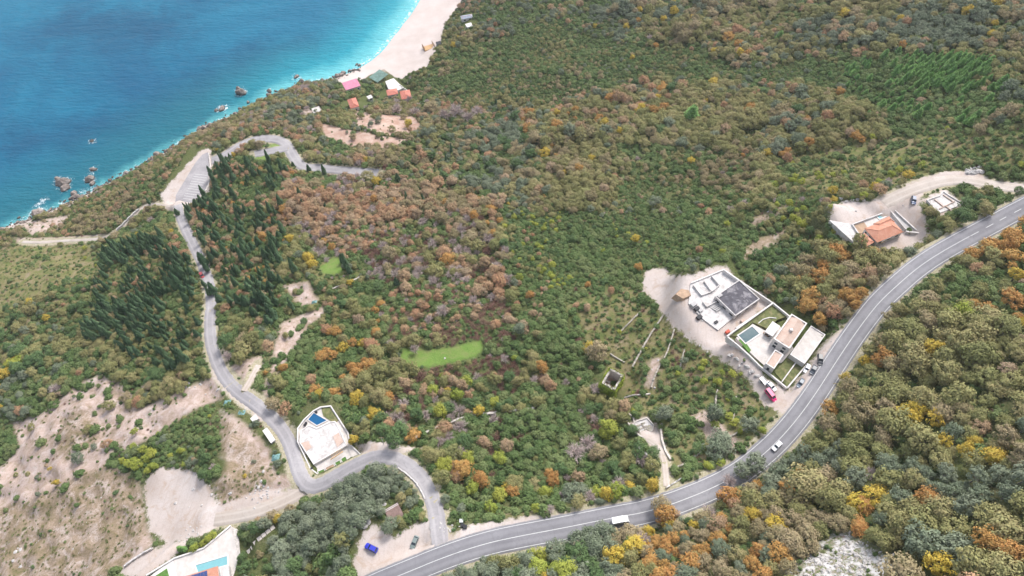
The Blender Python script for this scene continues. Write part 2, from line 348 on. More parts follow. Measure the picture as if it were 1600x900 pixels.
# ------------------------------------------------------------------ ground sheet
def ground_material():
    t = NT('hillside_ground'); O = t.coord('Object')
    n0 = t.noise(0.012, 4, 0.6); n1 = t.noise(0.06, 5, 0.65); n2 = t.noise(0.35, 5, 0.65); n3 = t.noise(1.6, 4, 0.65); n4 = t.noise(0.16, 6, 0.7, dist=0.8)
    scrub = t.ramp(n1, [(0.25, (0.07, 0.095, 0.034)), (0.5, (0.105, 0.12, 0.045)), (0.72, (0.15, 0.135, 0.075))])
    scrub = t.mix(t.step(n3, 0.4, 0.7), scrub, (0.05, 0.065, 0.022))
    meadow = t.ramp(n4, [(0.3, (0.075, 0.11, 0.034)), (0.43, (0.13, 0.145, 0.05)), (0.55, (0.20, 0.165, 0.085)), (0.68, (0.25, 0.20, 0.14))])
    meadow = t.mix(t.math('MULTIPLY', t.step(n3, 0.45, 0.7), 0.55), meadow, (0.08, 0.10, 0.03))
    lawn = t.ramp(n4, [(0.3, (0.10, 0.19, 0.036)), (0.5, (0.14, 0.225, 0.05)), (0.7, (0.20, 0.205, 0.085))])
    lawn = t.mix(t.math('MULTIPLY', t.step(n3, 0.45, 0.7), 0.4), lawn, (0.08, 0.12, 0.03))
    scree = t.ramp(n4, [(0.25, (0.21, 0.155, 0.11)), (0.40, (0.34, 0.255, 0.205)), (0.55, (0.44, 0.345, 0.305)), (0.72, (0.52, 0.455, 0.425))])
    scree = t.mix(t.math('MULTIPLY', t.step(n2, 0.5, 0.68), 0.55), scree, (0.20, 0.17, 0.09))
    scree = t.mix(t.math('MULTIPLY', t.step(n3, 0.55, 0.7), 0.5), scree, (0.14, 0.11, 0.07))
    dirt = t.ramp(n1, [(0.25, (0.36, 0.285, 0.24)), (0.45, (0.45, 0.38, 0.345)), (0.6, (0.49, 0.43, 0.405)), (0.78, (0.53, 0.49, 0.475))])
    dirt = t.mix(t.math('MULTIPLY', t.step(n4, 0.50, 0.66), 0.55), dirt, (0.36, 0.255, 0.18))
    dirt = t.mix(t.math('MULTIPLY', t.step(n3, 0.48, 0.7), 0.5), dirt, (0.36, 0.31, 0.27))
    n6 = t.noise(4.5, 3, 0.6); dirt = t.mix(t.math('MULTIPLY', t.step(n6, 0.5, 0.72), 0.45), dirt, (0.30, 0.255, 0.22)); dirt = t.mix(t.math('MULTIPLY', t.step(n6, 0.48, 0.3), 0.3), dirt, (0.60, 0.57, 0.55))
    trk = t.n('ShaderNodeTexWave', wave_type='BANDS'); trk.inputs['Scale'].default_value = 0.10; trk.inputs['Distortion'].default_value = 14.0; trk.inputs['Detail'].default_value = 2.0; trk.inputs['Detail Scale'].default_value = 0.12; t.l(O, trk.inputs[0]); dirt = t.mix(t.math('MULTIPLY', t.step(trk.outputs['Fac'], 0.9, 0.99), 0.16), dirt, (0.33, 0.28, 0.24))
    sand = t.ramp(n1, [(0.3, (0.46, 0.39, 0.355)), (0.7, (0.56, 0.49, 0.46))])
    wob = t.math('ADD', t.math('MULTIPLY', t.math('SUBTRACT', n2, 0.5), 3.5), t.math('MULTIPLY', t.math('SUBTRACT', n3, 0.5), 2.0))
    def mask(nm, w=1.0, lo=-0.5, hi=0.5): return t.step(t.math('ADD', t.attr(nm), t.math('MULTIPLY', wob, w)), lo, hi)
    c = t.mix(mask('meadow', 2.0, -3, 3), scrub, meadow)
    c = t.mix(mask('scree', 1.6, -1.5, 1.5), c, scree)
    c = t.mix(mask('redsoil', 1.2, -1.5, 1.0), c, t.mix(t.step(n4, 0.35, 0.65), (0.33, 0.205, 0.155), (0.44, 0.335, 0.28)))
    heath = t.ramp(n4, [(0.26, (0.13, 0.125, 0.055)), (0.38, (0.22, 0.17, 0.105)), (0.50, (0.30, 0.225, 0.17)), (0.62, (0.43, 0.35, 0.31))])
    heath = t.mix(t.math('MULTIPLY', t.step(n3, 0.42, 0.66), 0.55), heath, (0.12, 0.105, 0.05))
    c = t.mix(mask('heath', 2.2, -2.5, 2.5), c, heath)
    verge = t.step(t.math('ADD', t.attr('road'), t.math('MULTIPLY', wob, 0.9)), 2.4, 1.2)
    c = t.mix(verge, c, t.mix(t.step(n3, 0.35, 0.7), (0.40, 0.35, 0.27), (0.25, 0.24, 0.13)))
    c = t.mix(mask('outcrop', 1.6, -1.5, 1.5), c, t.mix(t.step(n2, 0.42, 0.56), (0.50, 0.48, 0.47), t.mix(t.step(n3, 0.4, 0.6), (0.10, 0.13, 0.045), (0.26, 0.22, 0.18))))
    c = t.mix(mask('dirt', 1.9, -0.8, 0.8), c, dirt); c = t.mix(t.math('MULTIPLY', mask('lawn', 1.3, -1.6, 1.2), 0.88), c, lawn); c = t.mix(mask('sand', 0.5), c, sand)
    zz = t.n('ShaderNodeSeparateXYZ'); t.l(O, zz.inputs[0])
    rk = t.step(t.math('ADD', zz.outputs[2], t.math('MULTIPLY', wob, 0.5)), 3.2, 1.6)
    rk = t.math('MULTIPLY', rk, t.math('SUBTRACT', 1.0, mask('sand', 0.5)))
    c = t.mix(rk, c, t.mix(t.step(n3, 0.4, 0.65), (0.34, 0.27, 0.23), (0.52, 0.46, 0.42)))
    t.base(c); t.rough(0.95); t.b.inputs['Specular IOR Level'].default_value = 0.1
    t.bump(t.math('MULTIPLY', n3, t.math('SUBTRACT', 1.0, t.math('MULTIPLY', mask('dirt'), 0.85))), 0.6, 0.35)
    return t.m
idx = np.arange(nx*ny).reshape(ny, nx)
GF = np.stack([idx[:-1, :-1], idx[:-1, 1:], idx[1:, 1:], idx[1:, :-1]], -1).reshape(-1, 4)
gme = mesh_np('ground', np.c_[GXX.ravel(), GYY.ravel(), Z.ravel()], GF, ground_material(), True)
for zn in ZONES: set_attr(gme, zn, zone_sd[zn])
set_attr(gme, 'road', np.where(best > 1e8, 50, best))
tag(link('ground', gme), 'coastal hillside of scrub, bare earth and grass falling to the sea', 'ground', kind='structure')

# ------------------------------------------------------------------ sea
SEA_ROCKS = [  # pixel, radius m, height m
 (98,284,6.0,4.5),(101,293,4.0,3.0),(90,281,3.4,3.6),(140,279,4.2,3.6),(144,286,2.6,2.0),(146,264,3.2,2.0),(157,295,3.0,1.6),(151,294,1.8,1.2),(173,280,1.2,0.8),
 (57,332,6.0,5.0),(64,337,4.0,3.4),(100,322,3.0,2.2),(105,318,1.8,1.2),(376,143,4.6,5.0),(373,139,3.0,4.0),(347,168,4.2,1.6),(338,172,2.4,1.2),(143,220,2.6,0.6),
 (312,201,3.4,2.6),(320,200,3.0,3.0),(329,196,3.6,3.4),(337,193,2.6,2.4),(345,190,2.2,2.0),(420,141,2.6,2.4),(463,119,3.0,1.4),(470,126,3.0,2.8),(476,131,3.0,3.0),(493,129,2.4,2.0),(503,124,2.0,1.4),(398,162,2.2,2.0),(406,158,2.0,1.8),(414,155,2.4,1.8),(388,170,2.0,1.6),(375,176,1.8,1.4),(5,360,3.0,2.0),(233,249,2.0,1.4),(228,252,1.4,1.0),(440,146,2.0,1.6),(452,140,2.2,1.8)]
def sea_material():
    t = NT('sea_water'); sd = t.attr('shore'); n1 = t.noise(0.012, 4, 0.6, dist=0.6); n2 = t.noise(0.05, 5, 0.6, dist=0.5); n3 = t.noise(0.4, 4, 0.65)
    w = t.math('ADD', sd, t.math('MULTIPLY', t.math('SUBTRACT', n2, 0.5), 22.0))
    bt = t.attr('beach')
    openc = t.ramp(n1, [(0.3, (0.004, 0.078, 0.160)), (0.5, (0.004, 0.108, 0.195)), (0.7, (0.008, 0.138, 0.232))])
    weed = t.math('MULTIPLY', t.step(t.math('ADD', t.attr('weed'), t.math('MULTIPLY', t.math('SUBTRACT', n2, 0.5), 70.0)), -22, 22), 0.75)
    openc = t.mix(weed, openc, (0.004, 0.062, 0.130))
    near = t.mix(bt, (0.010, 0.115, 0.160), (0.012, 0.24, 0.31))
    c = t.mix(t.step(w, 80, 10), openc, near)
    pale = t.mix(bt, (0.085, 0.32, 0.34), (0.15, 0.47, 0.50))
    reach = t.math('ADD', 7.0, t.math('MULTIPLY', bt, 9.0))
    c = t.mix(t.math('MULTIPLY', t.step(t.math('DIVIDE', w, reach), 1.6, 0.0), 0.85), c, pale)
    foam = t.math('ADD', t.attr('foam'), t.math('MULTIPLY', t.math('SUBTRACT', t.noise(0.5, 6, 0.75, dist=1.0), 0.5), 2.6))
    fm = t.math('MULTIPLY', t.step(foam, 0.5, 0.95), 0.9)
    c = t.mix(fm, c, (0.82, 0.84, 0.84))
    t.base(c); t.b.inputs['Roughness'].default_value = 0.16; t.b.inputs['IOR'].default_value = 1.33; t.b.inputs['Specular IOR Level'].default_value = 0.14
    mp = t.n('ShaderNodeMapping'); mp.inputs['Rotation'].default_value = (0, 0, R(-14)); mp.inputs['Scale'].default_value = (0.45, 1.3, 1); t.l(t.coord('Object'), mp.inputs[0])
    h = t.math('ADD', t.noise(0.30, 5, 0.62, vec=mp.outputs[0]), t.math('MULTIPLY', t.noise(0.06, 3, 0.5, vec=mp.outputs[0]), 1.2))
    t.bump(h, 0.8, 1.6)
    return t.m
sx = np.arange(-620, 60.1, 2.5); sy = np.arange(60, 760.1, 2.5); SX, SY = np.meshgrid(sx, sy)
land = np.vstack([shore_w, [(900, 900), (900, -200), (-900, -200)]])
ssd = -poly_sd(np.vstack([shore_w, [(shore_w[-1, 0]+600, shore_w[-1, 1]), (600, -100), (shore_w[0, 0], -100)]]), SX, SY)
beach_pts = np.array([unproj_z(a, b, 0) for a, b in [(545,114),(590,86),(632,34),(660,-14),(690,-90)]], float)
bd = np.min([np.hypot(SX-p[0], SY-p[1]) for p in densify(beach_pts, 10)], axis=0)
beachf = np.clip(1.25 - bd/95, 0, 1)
weedp = [[(385,72),(470,62),(520,80),(545,98),(500,118),(470,120),(430,135),(360,165),(300,190),(200,225),(60,245),(0,250),(0,200),(120,195),(220,160),(300,115)],[(100,20),(260,20),(300,45),(200,70),(60,60)],[(590,0),(640,-20),(600,30),(570,22)]]
weed = np.full(SX.shape, -60.0)
for pl in weedp:
    w = np.array([unproj_z(a, b, 0) for a, b in pl], float); weed = np.maximum(weed, np.clip(poly_sd(w, SX, SY), -60, 30))
foam = np.clip(1.0 - np.abs(ssd-1.5)/8.5, 0, 1)*0.62*(0.75+0.35*np.sin(SX*0.11)*np.sin(SY*0.13+1))
foam = np.maximum(foam, np.clip(1.0-np.abs(ssd-9)/2.2, 0, 1)*0.42*beachf)
foam = np.maximum(foam, np.clip(1.0-np.abs(ssd-1.2)/3, 0, 1)*0.75*beachf)
for (a, b, r, h) in SEA_ROCKS:
    x, y = unproj_z(a, b, 0.6); d = np.hypot(SX-x, SY-y); foam = np.maximum(foam, np.clip(1-(d-r*0.8)/(r*0.8+1.2), 0, 1)*0.62)
for a, b, r in [(345,170,8),(145,221,6),(462,120,7),(70,312,6),(100,316,6),(60,320,6),(128,300,7),(20,352,8)]:
    x, y = unproj_z(a, b, 0); foam = np.maximum(foam, np.clip(1-np.hypot(SX-x, SY-y)/r, 0, 1)*0.8)
sid = np.arange(SX.size).reshape(SX.shape)
SF = np.stack([sid[:-1, :-1], sid[:-1, 1:], sid[1:, 1:], sid[1:, :-1]], -1).reshape(-1, 4)
SV = np.c_[SX.ravel(), SY.ravel(), np.zeros(SX.size)]
# the open sea goes on to the horizon round the finer sheet
big = 30000.0; nb = len(SV)
ox = [-big, sx[0], sx[-1], big]; oy = [-big, sy[0], sy[-1], big]
ov, of = [], []
for j in range(4):
    for i in range(4): ov.append((ox[i], oy[j], 0))
for j in range(3):
    for i in range(3):
        if i == 1 and j == 1: continue
        a = nb + j*4 + i; of.append((a, a+1, a+5, a+4))
sme = mesh_np('sea', np.vstack([SV, ov]), np.vstack([SF, of]), sea_material())
def ext(a, v): return np.r_[a.ravel(), np.full(16, v)]
set_attr(sme, 'shore', ext(ssd, 300)); set_attr(sme, 'beach', ext(beachf, 0)); set_attr(sme, 'weed', ext(weed, -60)); set_attr(sme, 'foam', ext(foam, 0))
tag(link('sea', sme), 'blue green sea with turquoise shallows along the beach', 'sea', kind='structure')

# ------------------------------------------------------------------ roads and markings
def asphalt(name, c, c2):
    t = NT(name); n1 = t.noise(0.09, 5, 0.65); n2 = t.noise(1.2, 4, 0.6); n3 = t.noise(0.35, 6, 0.75, dist=1.5)
    x = t.mix(t.step(n1, 0.3, 0.7), c, c2); x = t.mix(t.math('MULTIPLY', t.step(n2, 0.4, 0.7), 0.3), x, tuple(v*0.75 for v in c))
    x = t.mix(t.math('MULTIPLY', t.step(n3, 0.62, 0.66), 0.35), x, tuple(v*0.6 for v in c))
    n5 = t.noise(0.025, 3, 0.6); x = t.mix(t.math('MULTIPLY', t.step(n5, 0.5, 0.56), 0.4), x, tuple(v*0.8 for v in c))
    vo = t.n('ShaderNodeTexVoronoi', feature='DISTANCE_TO_EDGE'); vo.inputs['Scale'].default_value = 0.16; t.l(t.coord('Object'), vo.inputs['Vector']); x = t.mix(t.math('MULTIPLY', t.step(vo.outputs['Distance'], 0.035, 0.012), 0.13), x, tuple(v*0.5 for v in c))
    sl = t.attr('side')                                             # tyre-polished lanes: worn strips along the road
    wear = t.math('ABSOLUTE', t.math('SUBTRACT', t.math('ABSOLUTE', sl), 0.45)); x = t.mix(t.math('MULTIPLY', t.step(wear, 0.22, 0.05), 0.22), x, tuple(min(1, v*1.3) for v in c2))
    ed = t.math('ADD', t.math('ABSOLUTE', sl), t.math('MULTIPLY', t.math('SUBTRACT', n3, 0.5), 0.35)); x = t.mix(t.math('MULTIPLY', t.step(ed, 0.9, 1.05), 0.7), x, (0.42, 0.38, 0.33))
    t.base(x); t.rough(0.9); t.bump(n2, 0.2, 0.05); return t.m
M_MAIN = asphalt('main_asphalt', (0.20, 0.195, 0.21), (0.255, 0.25, 0.265))
M_OLD = asphalt('faded_asphalt', (0.27, 0.255, 0.265), (0.36, 0.34, 0.345))
M_PATH = asphalt('packed_gravel', (0.41, 0.345, 0.295), (0.49, 0.44, 0.40))
M_LINE = surf('road_paint', (0.60, 0.60, 0.59), var=0.12, scale=1.5, rough=0.7, bump=0, dirt=(0.4, 0.39, 0.38), dirt_amt=0.4, dirt_scale=0.8)
def frame_of(w):
    d = np.gradient(w[:, :2], axis=0); d /= np.linalg.norm(d, axis=1)[:, None]+1e-9
    return np.c_[-d[:, 1], d[:, 0]]
def ribbon(name, w, offs, lift, mat, wob=0.0, sides=None, jit=0):
    nrm = frame_of(w); V, S = [], []
    k = len(offs); wv = np.cumsum(rng.standard_normal((len(w), 2))*0.25, 0)*0
    for i, (p, n) in enumerate(zip(w, nrm)):
        for q, o in enumerate(offs):
            oo = o + (rng.uniform(-wob, wob) if q in (0, k-1) else 0)
            z = p[2]+lift if jit == 0 else max(p[2], 0)+lift
            if q in (0, k-1) and wob: z -= 0.16
            V.append((p[0]+n[0]*oo, p[1]+n[1]*oo, z)); S.append(o/max(abs(offs[0]), abs(offs[-1])))
    F = [(i*k+j, i*k+j+1, (i+1)*k+j+1, (i+1)*k+j) for i in range(len(w)-1) for j in range(k-1)]
    me = mesh_np(name, np.array(V), np.array(F), mat, True)
    set_attr(me, 'side', np.array(S)); return me
def halfw(hw): return [-hw-0.25, -hw, -hw*0.5, 0, hw*0.5, hw, hw+0.25]
ROAD_LOOK = {'main_road': (M_MAIN, 0.12, 'grey asphalt main road sweeping round the hillside with white lines'),
 'lower_road': (M_OLD, 0.10, 'faded asphalt lane winding down from the main road to the coast'),
 'coast_lane': (M_OLD, 0.11, 'pale asphalt lane hooking round above the shore'),
 'lay_by': (M_OLD, 0.14, 'short paved lay-by beside the hooked coast lane'),
 'footpath': (M_PATH, 0.09, 'narrow pale footpath along the cliff top'),
 'dirt_track': (M_PATH, 0.09, 'pink dirt track leaving the lower hairpin bend'),
 'gravel_drive': (M_PATH, 0.10, 'white gravel drive to the orange-roofed house under construction'),
 'side_track': (M_PATH, 0.08, 'thin earth track climbing beside the lower road'),
 'chapel_path': (M_PATH, 0.09, 'pale stone path from the chapel foundations to the main road')}
road_obj = {}
for name, (m, lift, lab) in ROAD_LOOK.items():
    w = road_w[name]
    o = link(name, ribbon(name, w, halfw(ROADS[name][0]), lift, m, wob=0.22 if m is not M_MAIN else 0.1))
    tag(o, lab, 'road' if 'road' in name or 'lane' in name else 'path', kind='structure'); road_obj[name] = o
mw = densify(road_w['main_road'], 0.9)
def marking(w, off, width, dash=None, name='road_marking'):
    nrm = frame_of(w); segs = []; s = np.r_[0, np.cumsum(np.linalg.norm(np.diff(w[:, :2], axis=0), axis=1))]
    if dash is None: segs = [np.ones(len(w), bool)]
    else:
        a, b = dash; on = (s % (a+b)) < a; segs = []; cur = None
        for i, v in enumerate(on):
            if v and cur is None: cur = i
            if not v and cur is not None:
                m = np.zeros(len(w), bool); m[cur:i+1] = True; segs.append(m); cur = None
    for m in segs:
        i = np.where(m)[0]
        if len(i) < 2: continue
        q = w[i].copy(); q[:, :2] += nrm[i]*off
        link(name, ribbon(name, q, [-width/2, width/2], 0.128, M_LINE), road_obj['main_road'])
vis = (to_px(*mw.T)[0] < 1700)
mw = mw[vis]
marking(mw, 3.55, 0.17, name='edge_line'); marking(mw, -3.55, 0.17, name='edge_line')
pxm = to_px(*mw.T)[0]; kd = int(np.argmax(pxm > 1515))
marking(mw[:kd], 0, 0.2, name='centre_line'); marking(mw[kd:], 0, 0.22, (3.6, 3.6), name='centre_line')
# seaside car park
def sheet(name, wpoly, z, mat, parent=None, thick=0.0):
    p = np.asarray(wpoly, float)[:, :2]; n = len(p)
    V = [(x, y, z) for x, y in p]; F = [tuple(range(n))]
    if thick:
        V += [(x, y, z-thick) for x, y in p]; F += [(i, i+n, (i+1) % n+n, (i+1) % n) for i in range(n)]
    a = sum(p[i, 0]*p[(i+1) % n, 1]-p[(i+1) % n, 0]*p[i, 1] for i in range(n))
    if a < 0: F = [tuple(reversed(f)) for f in F]
    return link(name, mesh_py(name, V, F, mat), parent)
zc_ = pad_z['car_park']
cpw = P(*np.array([(268,325),(275,305),(293,275),(305,255),(316,242),(325,238),(327,262),(325,287),(320,298),(293,318),(279,326)], float).T)
car_park = sheet('car_park', cpw, zc_+0.14, M_OLD, thick=0.1); tag(car_park, 'pale asphalt car park with white bay lines above the sea', 'car park', kind='structure')
lineA0, lineA1 = P1(286, 310), P1(304, 272); lineB0, lineB1 = P1(300, 312), P1(320, 274)
for k in range(11):
    f = k/10; a = lineA0+(lineA1-lineA0)*f; b = lineB0+(lineB1-lineB0)*f
    d = (b-a)[:2]; d /= np.linalg.norm(d); n = np.array((-d[1], d[0]))*0.11; b2 = a[:2]+d*9.0
    sheet('bay_line', [a[:2]-n, b2-n, b2+n, a[:2]+n], zc_+0.146, M_LINE, car_park)

# ------------------------------------------------------------------ plants: meshes of one crown radius, shared by all copies
def quads(c, nrm, size, r, aspect=1.3):
    n = len(c); nrm = nrm/(np.linalg.norm(nrm, axis=1)[:, None]+1e-9)
    a = r.standard_normal((n, 3)); u = np.cross(nrm, a); u /= np.linalg.norm(u, axis=1)[:, None]+1e-9; v = np.cross(nrm, u)
    s = size*r.uniform(0.6, 1.3, (n, 1)); u = u*s*aspect; v = v*s
    V = np.stack([c-u, c-v*0.8, c+u, c+v*0.8], 1).reshape(-1, 3)
    return V, np.arange(n*4).reshape(n, 4)
def unit(r, n):
    d = r.standard_normal((n, 3)); return d/np.linalg.norm(d, axis=1)[:, None]
def crown_round(seed, nc=34, nl=52, leaf=0.062, zc=1.0, zs=0.78, low=-0.35, lobes=0.30, rc=(0.22, 0.38), spread=0.70):
    r = np.random.default_rng(seed); cs, ns = [], []
    lob = unit(r, 5); ph = r.uniform(0.7, 1.15, 5); k = 0
    while k < nc:
        d = unit(r, 1)[0]
        if d[2] < low: continue
        rad = spread*(1 - lobes*0.5 + lobes*np.max((lob @ d)*ph)*r.uniform(0.5, 1.2))*r.uniform(0.72, 1.05)
        c = d*rad*np.array((1, 1, zs)); cr = r.uniform(*rc); k += 1
        dd = unit(r, nl); dd[:, 2] = np.abs(dd[:, 2])*0.8 + dd[:, 2]*0.35; dd /= np.linalg.norm(dd, axis=1)[:, None]
        p = c + dd*cr*r.uniform(0.55, 1.12, (nl, 1))*np.array((1, 1, 0.85))
        cs.append(p); ns.append(dd*0.9 + d*0.35 + r.standard_normal((nl, 3))*0.38 + np.array((0, 0, 0.25)))
    c = np.vstack(cs); n = np.vstack(ns); c[:, 2] += zc; c[:, 2] = np.maximum(c[:, 2], 0.03)
    return quads(c, n, leaf, r)
def crown_cypress(seed, n=1500, H=9.0, fat=1.0):
    r = np.random.default_rng(seed); f = r.uniform(0, 1, n)**0.9
    prof = np.minimum(1, (f*7.0)**0.7)*np.maximum(0.0, 1-f)**0.62*1.12*fat
    th = r.uniform(0, 2*math.pi, n); lob = 1+0.16*np.sin(th*3+f*9+seed)+0.10*np.sin(th*5-f*17)
    rad = prof*lob*r.uniform(0.72, 1.08, n); c = np.c_[np.cos(th)*rad, np.sin(th)*rad, 0.35+f*(H-0.35)]
    nn = np.c_[np.cos(th), np.sin(th), np.full(n, 0.35)]+r.standard_normal((n, 3))*0.35
    nrm = nn/np.linalg.norm(nn, axis=1)[:, None]; s = r.uniform(0.10, 0.2, (n, 1)); t = np.cross(nrm, (0, 0, 1.0)); t /= np.linalg.norm(t, axis=1)[:, None]+1e-9
    up = np.cross(t, nrm)*-1; up[up[:, 2] < 0] *= -1
    V = np.stack([c-up*s*1.6, c-t*s*0.7, c+up*s*2.6, c+t*s*0.7], 1).reshape(-1, 3)
    return V, np.arange(n*4).reshape(n, 4)
def crown_pine(seed, n=1500):
    r = np.random.default_rng(seed); f = r.uniform(0, 1, n); lev = np.floor(f*7)/7; q = f*7 % 1
    arm = (1.0-lev*0.86)*q**0.6*r.uniform(0.75, 1.05, n); th = np.floor(r.uniform(0, 7, n))/7*2*math.pi+lev*9+r.normal(0, 0.22, n)
    c = np.c_[np.cos(th)*arm, np.sin(th)*arm, 0.35+lev*2.3+arm*0.42+r.normal(0, 0.05, n)]
    nn = np.c_[np.cos(th)*0.4, np.sin(th)*0.4, np.ones(n)]+r.standard_normal((n, 3))*0.5
    return quads(c, nn, 0.075, r, 2.0)
def crown_bare(seed, n=900, zc=1.0, leafy=0.0):
    """a leafless crown: fans of thin twigs"""
    r = np.random.default_rng(seed); V = []
    d = unit(r, 60); d[:, 2] = np.abs(d[:, 2])*0.9+0.1; d /= np.linalg.norm(d, axis=1)[:, None]
    mains = d*r.uniform(0.5, 0.85, (60, 1))*np.array((1, 1, 0.85))
    k = r.integers(0, 60, n); a = mains[k]*r.uniform(0.35, 1.0, (n, 1)); e = a + (d[k]*0.7+unit(r, n)*0.8)*r.uniform(0.12, 0.34, (n, 1))
    a = np.vstack([a, np.zeros((60, 3))+r.normal(0, 0.05, (60, 3))]); e = np.vstack([e, mains]); w = np.r_[np.full(n, 0.011), np.full(60, 0.022)]
    t = np.cross(e-a, unit(r, len(a))); t /= np.linalg.norm(t, axis=1)[:, None]+1e-9; t *= w[:, None]
    o = np.array((0, 0, zc-0.35))
    V = np.stack([a-t, e-t*0.4, e+t*0.4, a+t], 1).reshape(-1, 3)+o; V[:, 2] = np.maximum(V[:, 2], 0.02)
    F = np.arange(len(a)*4).reshape(-1, 4)
    if leafy:
        m = int(leafy*n); j = r.integers(0, n, m); V2, F2 = quads(e[j]+o+r.normal(0, 0.03, (m, 3)), unit(r, m)+np.array((0, 0, 0.6)), 0.04, r)
        V2[:, 2] = np.maximum(V2[:, 2], 0.02); F = np.vstack([F, F2+len(V)]); V = np.vstack([V, V2])
    return V, F
def tube(p0, p1, r0, r1, k=6):
    p0, p1 = np.array(p0, float), np.array(p1, float); d = p1-p0; d /= np.linalg.norm(d)
    a = np.cross(d, (0.31, 0.9, 0.2)); a /= np.linalg.norm(a); b = np.cross(d, a); V = []
    for p, r_ in ((p0, r0), (p1, r1)):
        for i in range(k): an = 2*math.pi*i/k; V.append(p+(a*math.cos(an)+b*math.sin(an))*r_)
    F = [[i, (i+1) % k, (i+1) % k+k, i+k] for i in range(k)]
    return np.array(V), np.array(F)
def join(parts):
    V, F, o = [], [], 0
    for v, f in parts: V.append(v); F.append(f+o); o += len(v)
    return np.vstack(V), np.vstack(F)
def trunk_geo(seed, h=0.75, r0=0.075, limbs=5, reach=0.55, up=0.45):
    r = np.random.default_rng(seed); b = np.array((r.normal(0, 0.04), r.normal(0, 0.04), h)); ps = [tube((0, 0, -0.15), b, r0, r0*0.7, 7)]
    for i in range(limbs):
        an = 2*math.pi*i/limbs+r.uniform(-0.4, 0.4); e = b+np.array((math.cos(an)*reach*r.uniform(0.7, 1.1), math.sin(an)*reach*r.uniform(0.7, 1.1), up*r.uniform(0.6, 1.3)))
        ps.append(tube(b-np.array((0, 0, 0.08)), e, r0*0.5, r0*0.15, 5))
    return join(ps)
def leaf_mat(name, stops, tip=None, rough=0.75):
    t = NT(name); oi = t.n('ShaderNodeObjectInfo'); rnd = oi.outputs['Random']
    c = t.ramp(rnd, [(p, tuple(v*1.5 for v in c)) for p, c in stops])
    n1 = t.noise(2.6, 3, 0.6); n2 = t.noise(11.0, 2, 0.6)
    c = t.mix(t.math('MULTIPLY', t.step(n1, 0.35, 0.68), 0.55), c, tuple(v*1.25 for v in (tip if tip else stops[-1][1])))
    c = t.mix(t.math('MULTIPLY', t.step(n2, 0.45, 0.75), 0.45), c, tuple(v*0.8 for v in stops[0][1]))
    wp = t.n('ShaderNodeNewGeometry'); n3 = t.noise(0.03, 3, 0.6, vec=wp.outputs['Position'])
    h = t.n('ShaderNodeHueSaturation'); t.l(c, h.inputs['Color']); t.l(t.math('ADD', 0.72, t.math('MULTIPLY', n3, 0.55)), h.inputs['Value'])
    t.base(h.outputs[0]); t.rough(rough); t.b.inputs['Specular IOR Level'].default_value = 0.15
    return t.m
BARK = surf('bark', (0.16, 0.125, 0.10), var=0.3, scale=3, bump=0.5)
BARK_G = surf('grey_bark', (0.26, 0.23, 0.215), var=0.25, scale=3, bump=0.5)
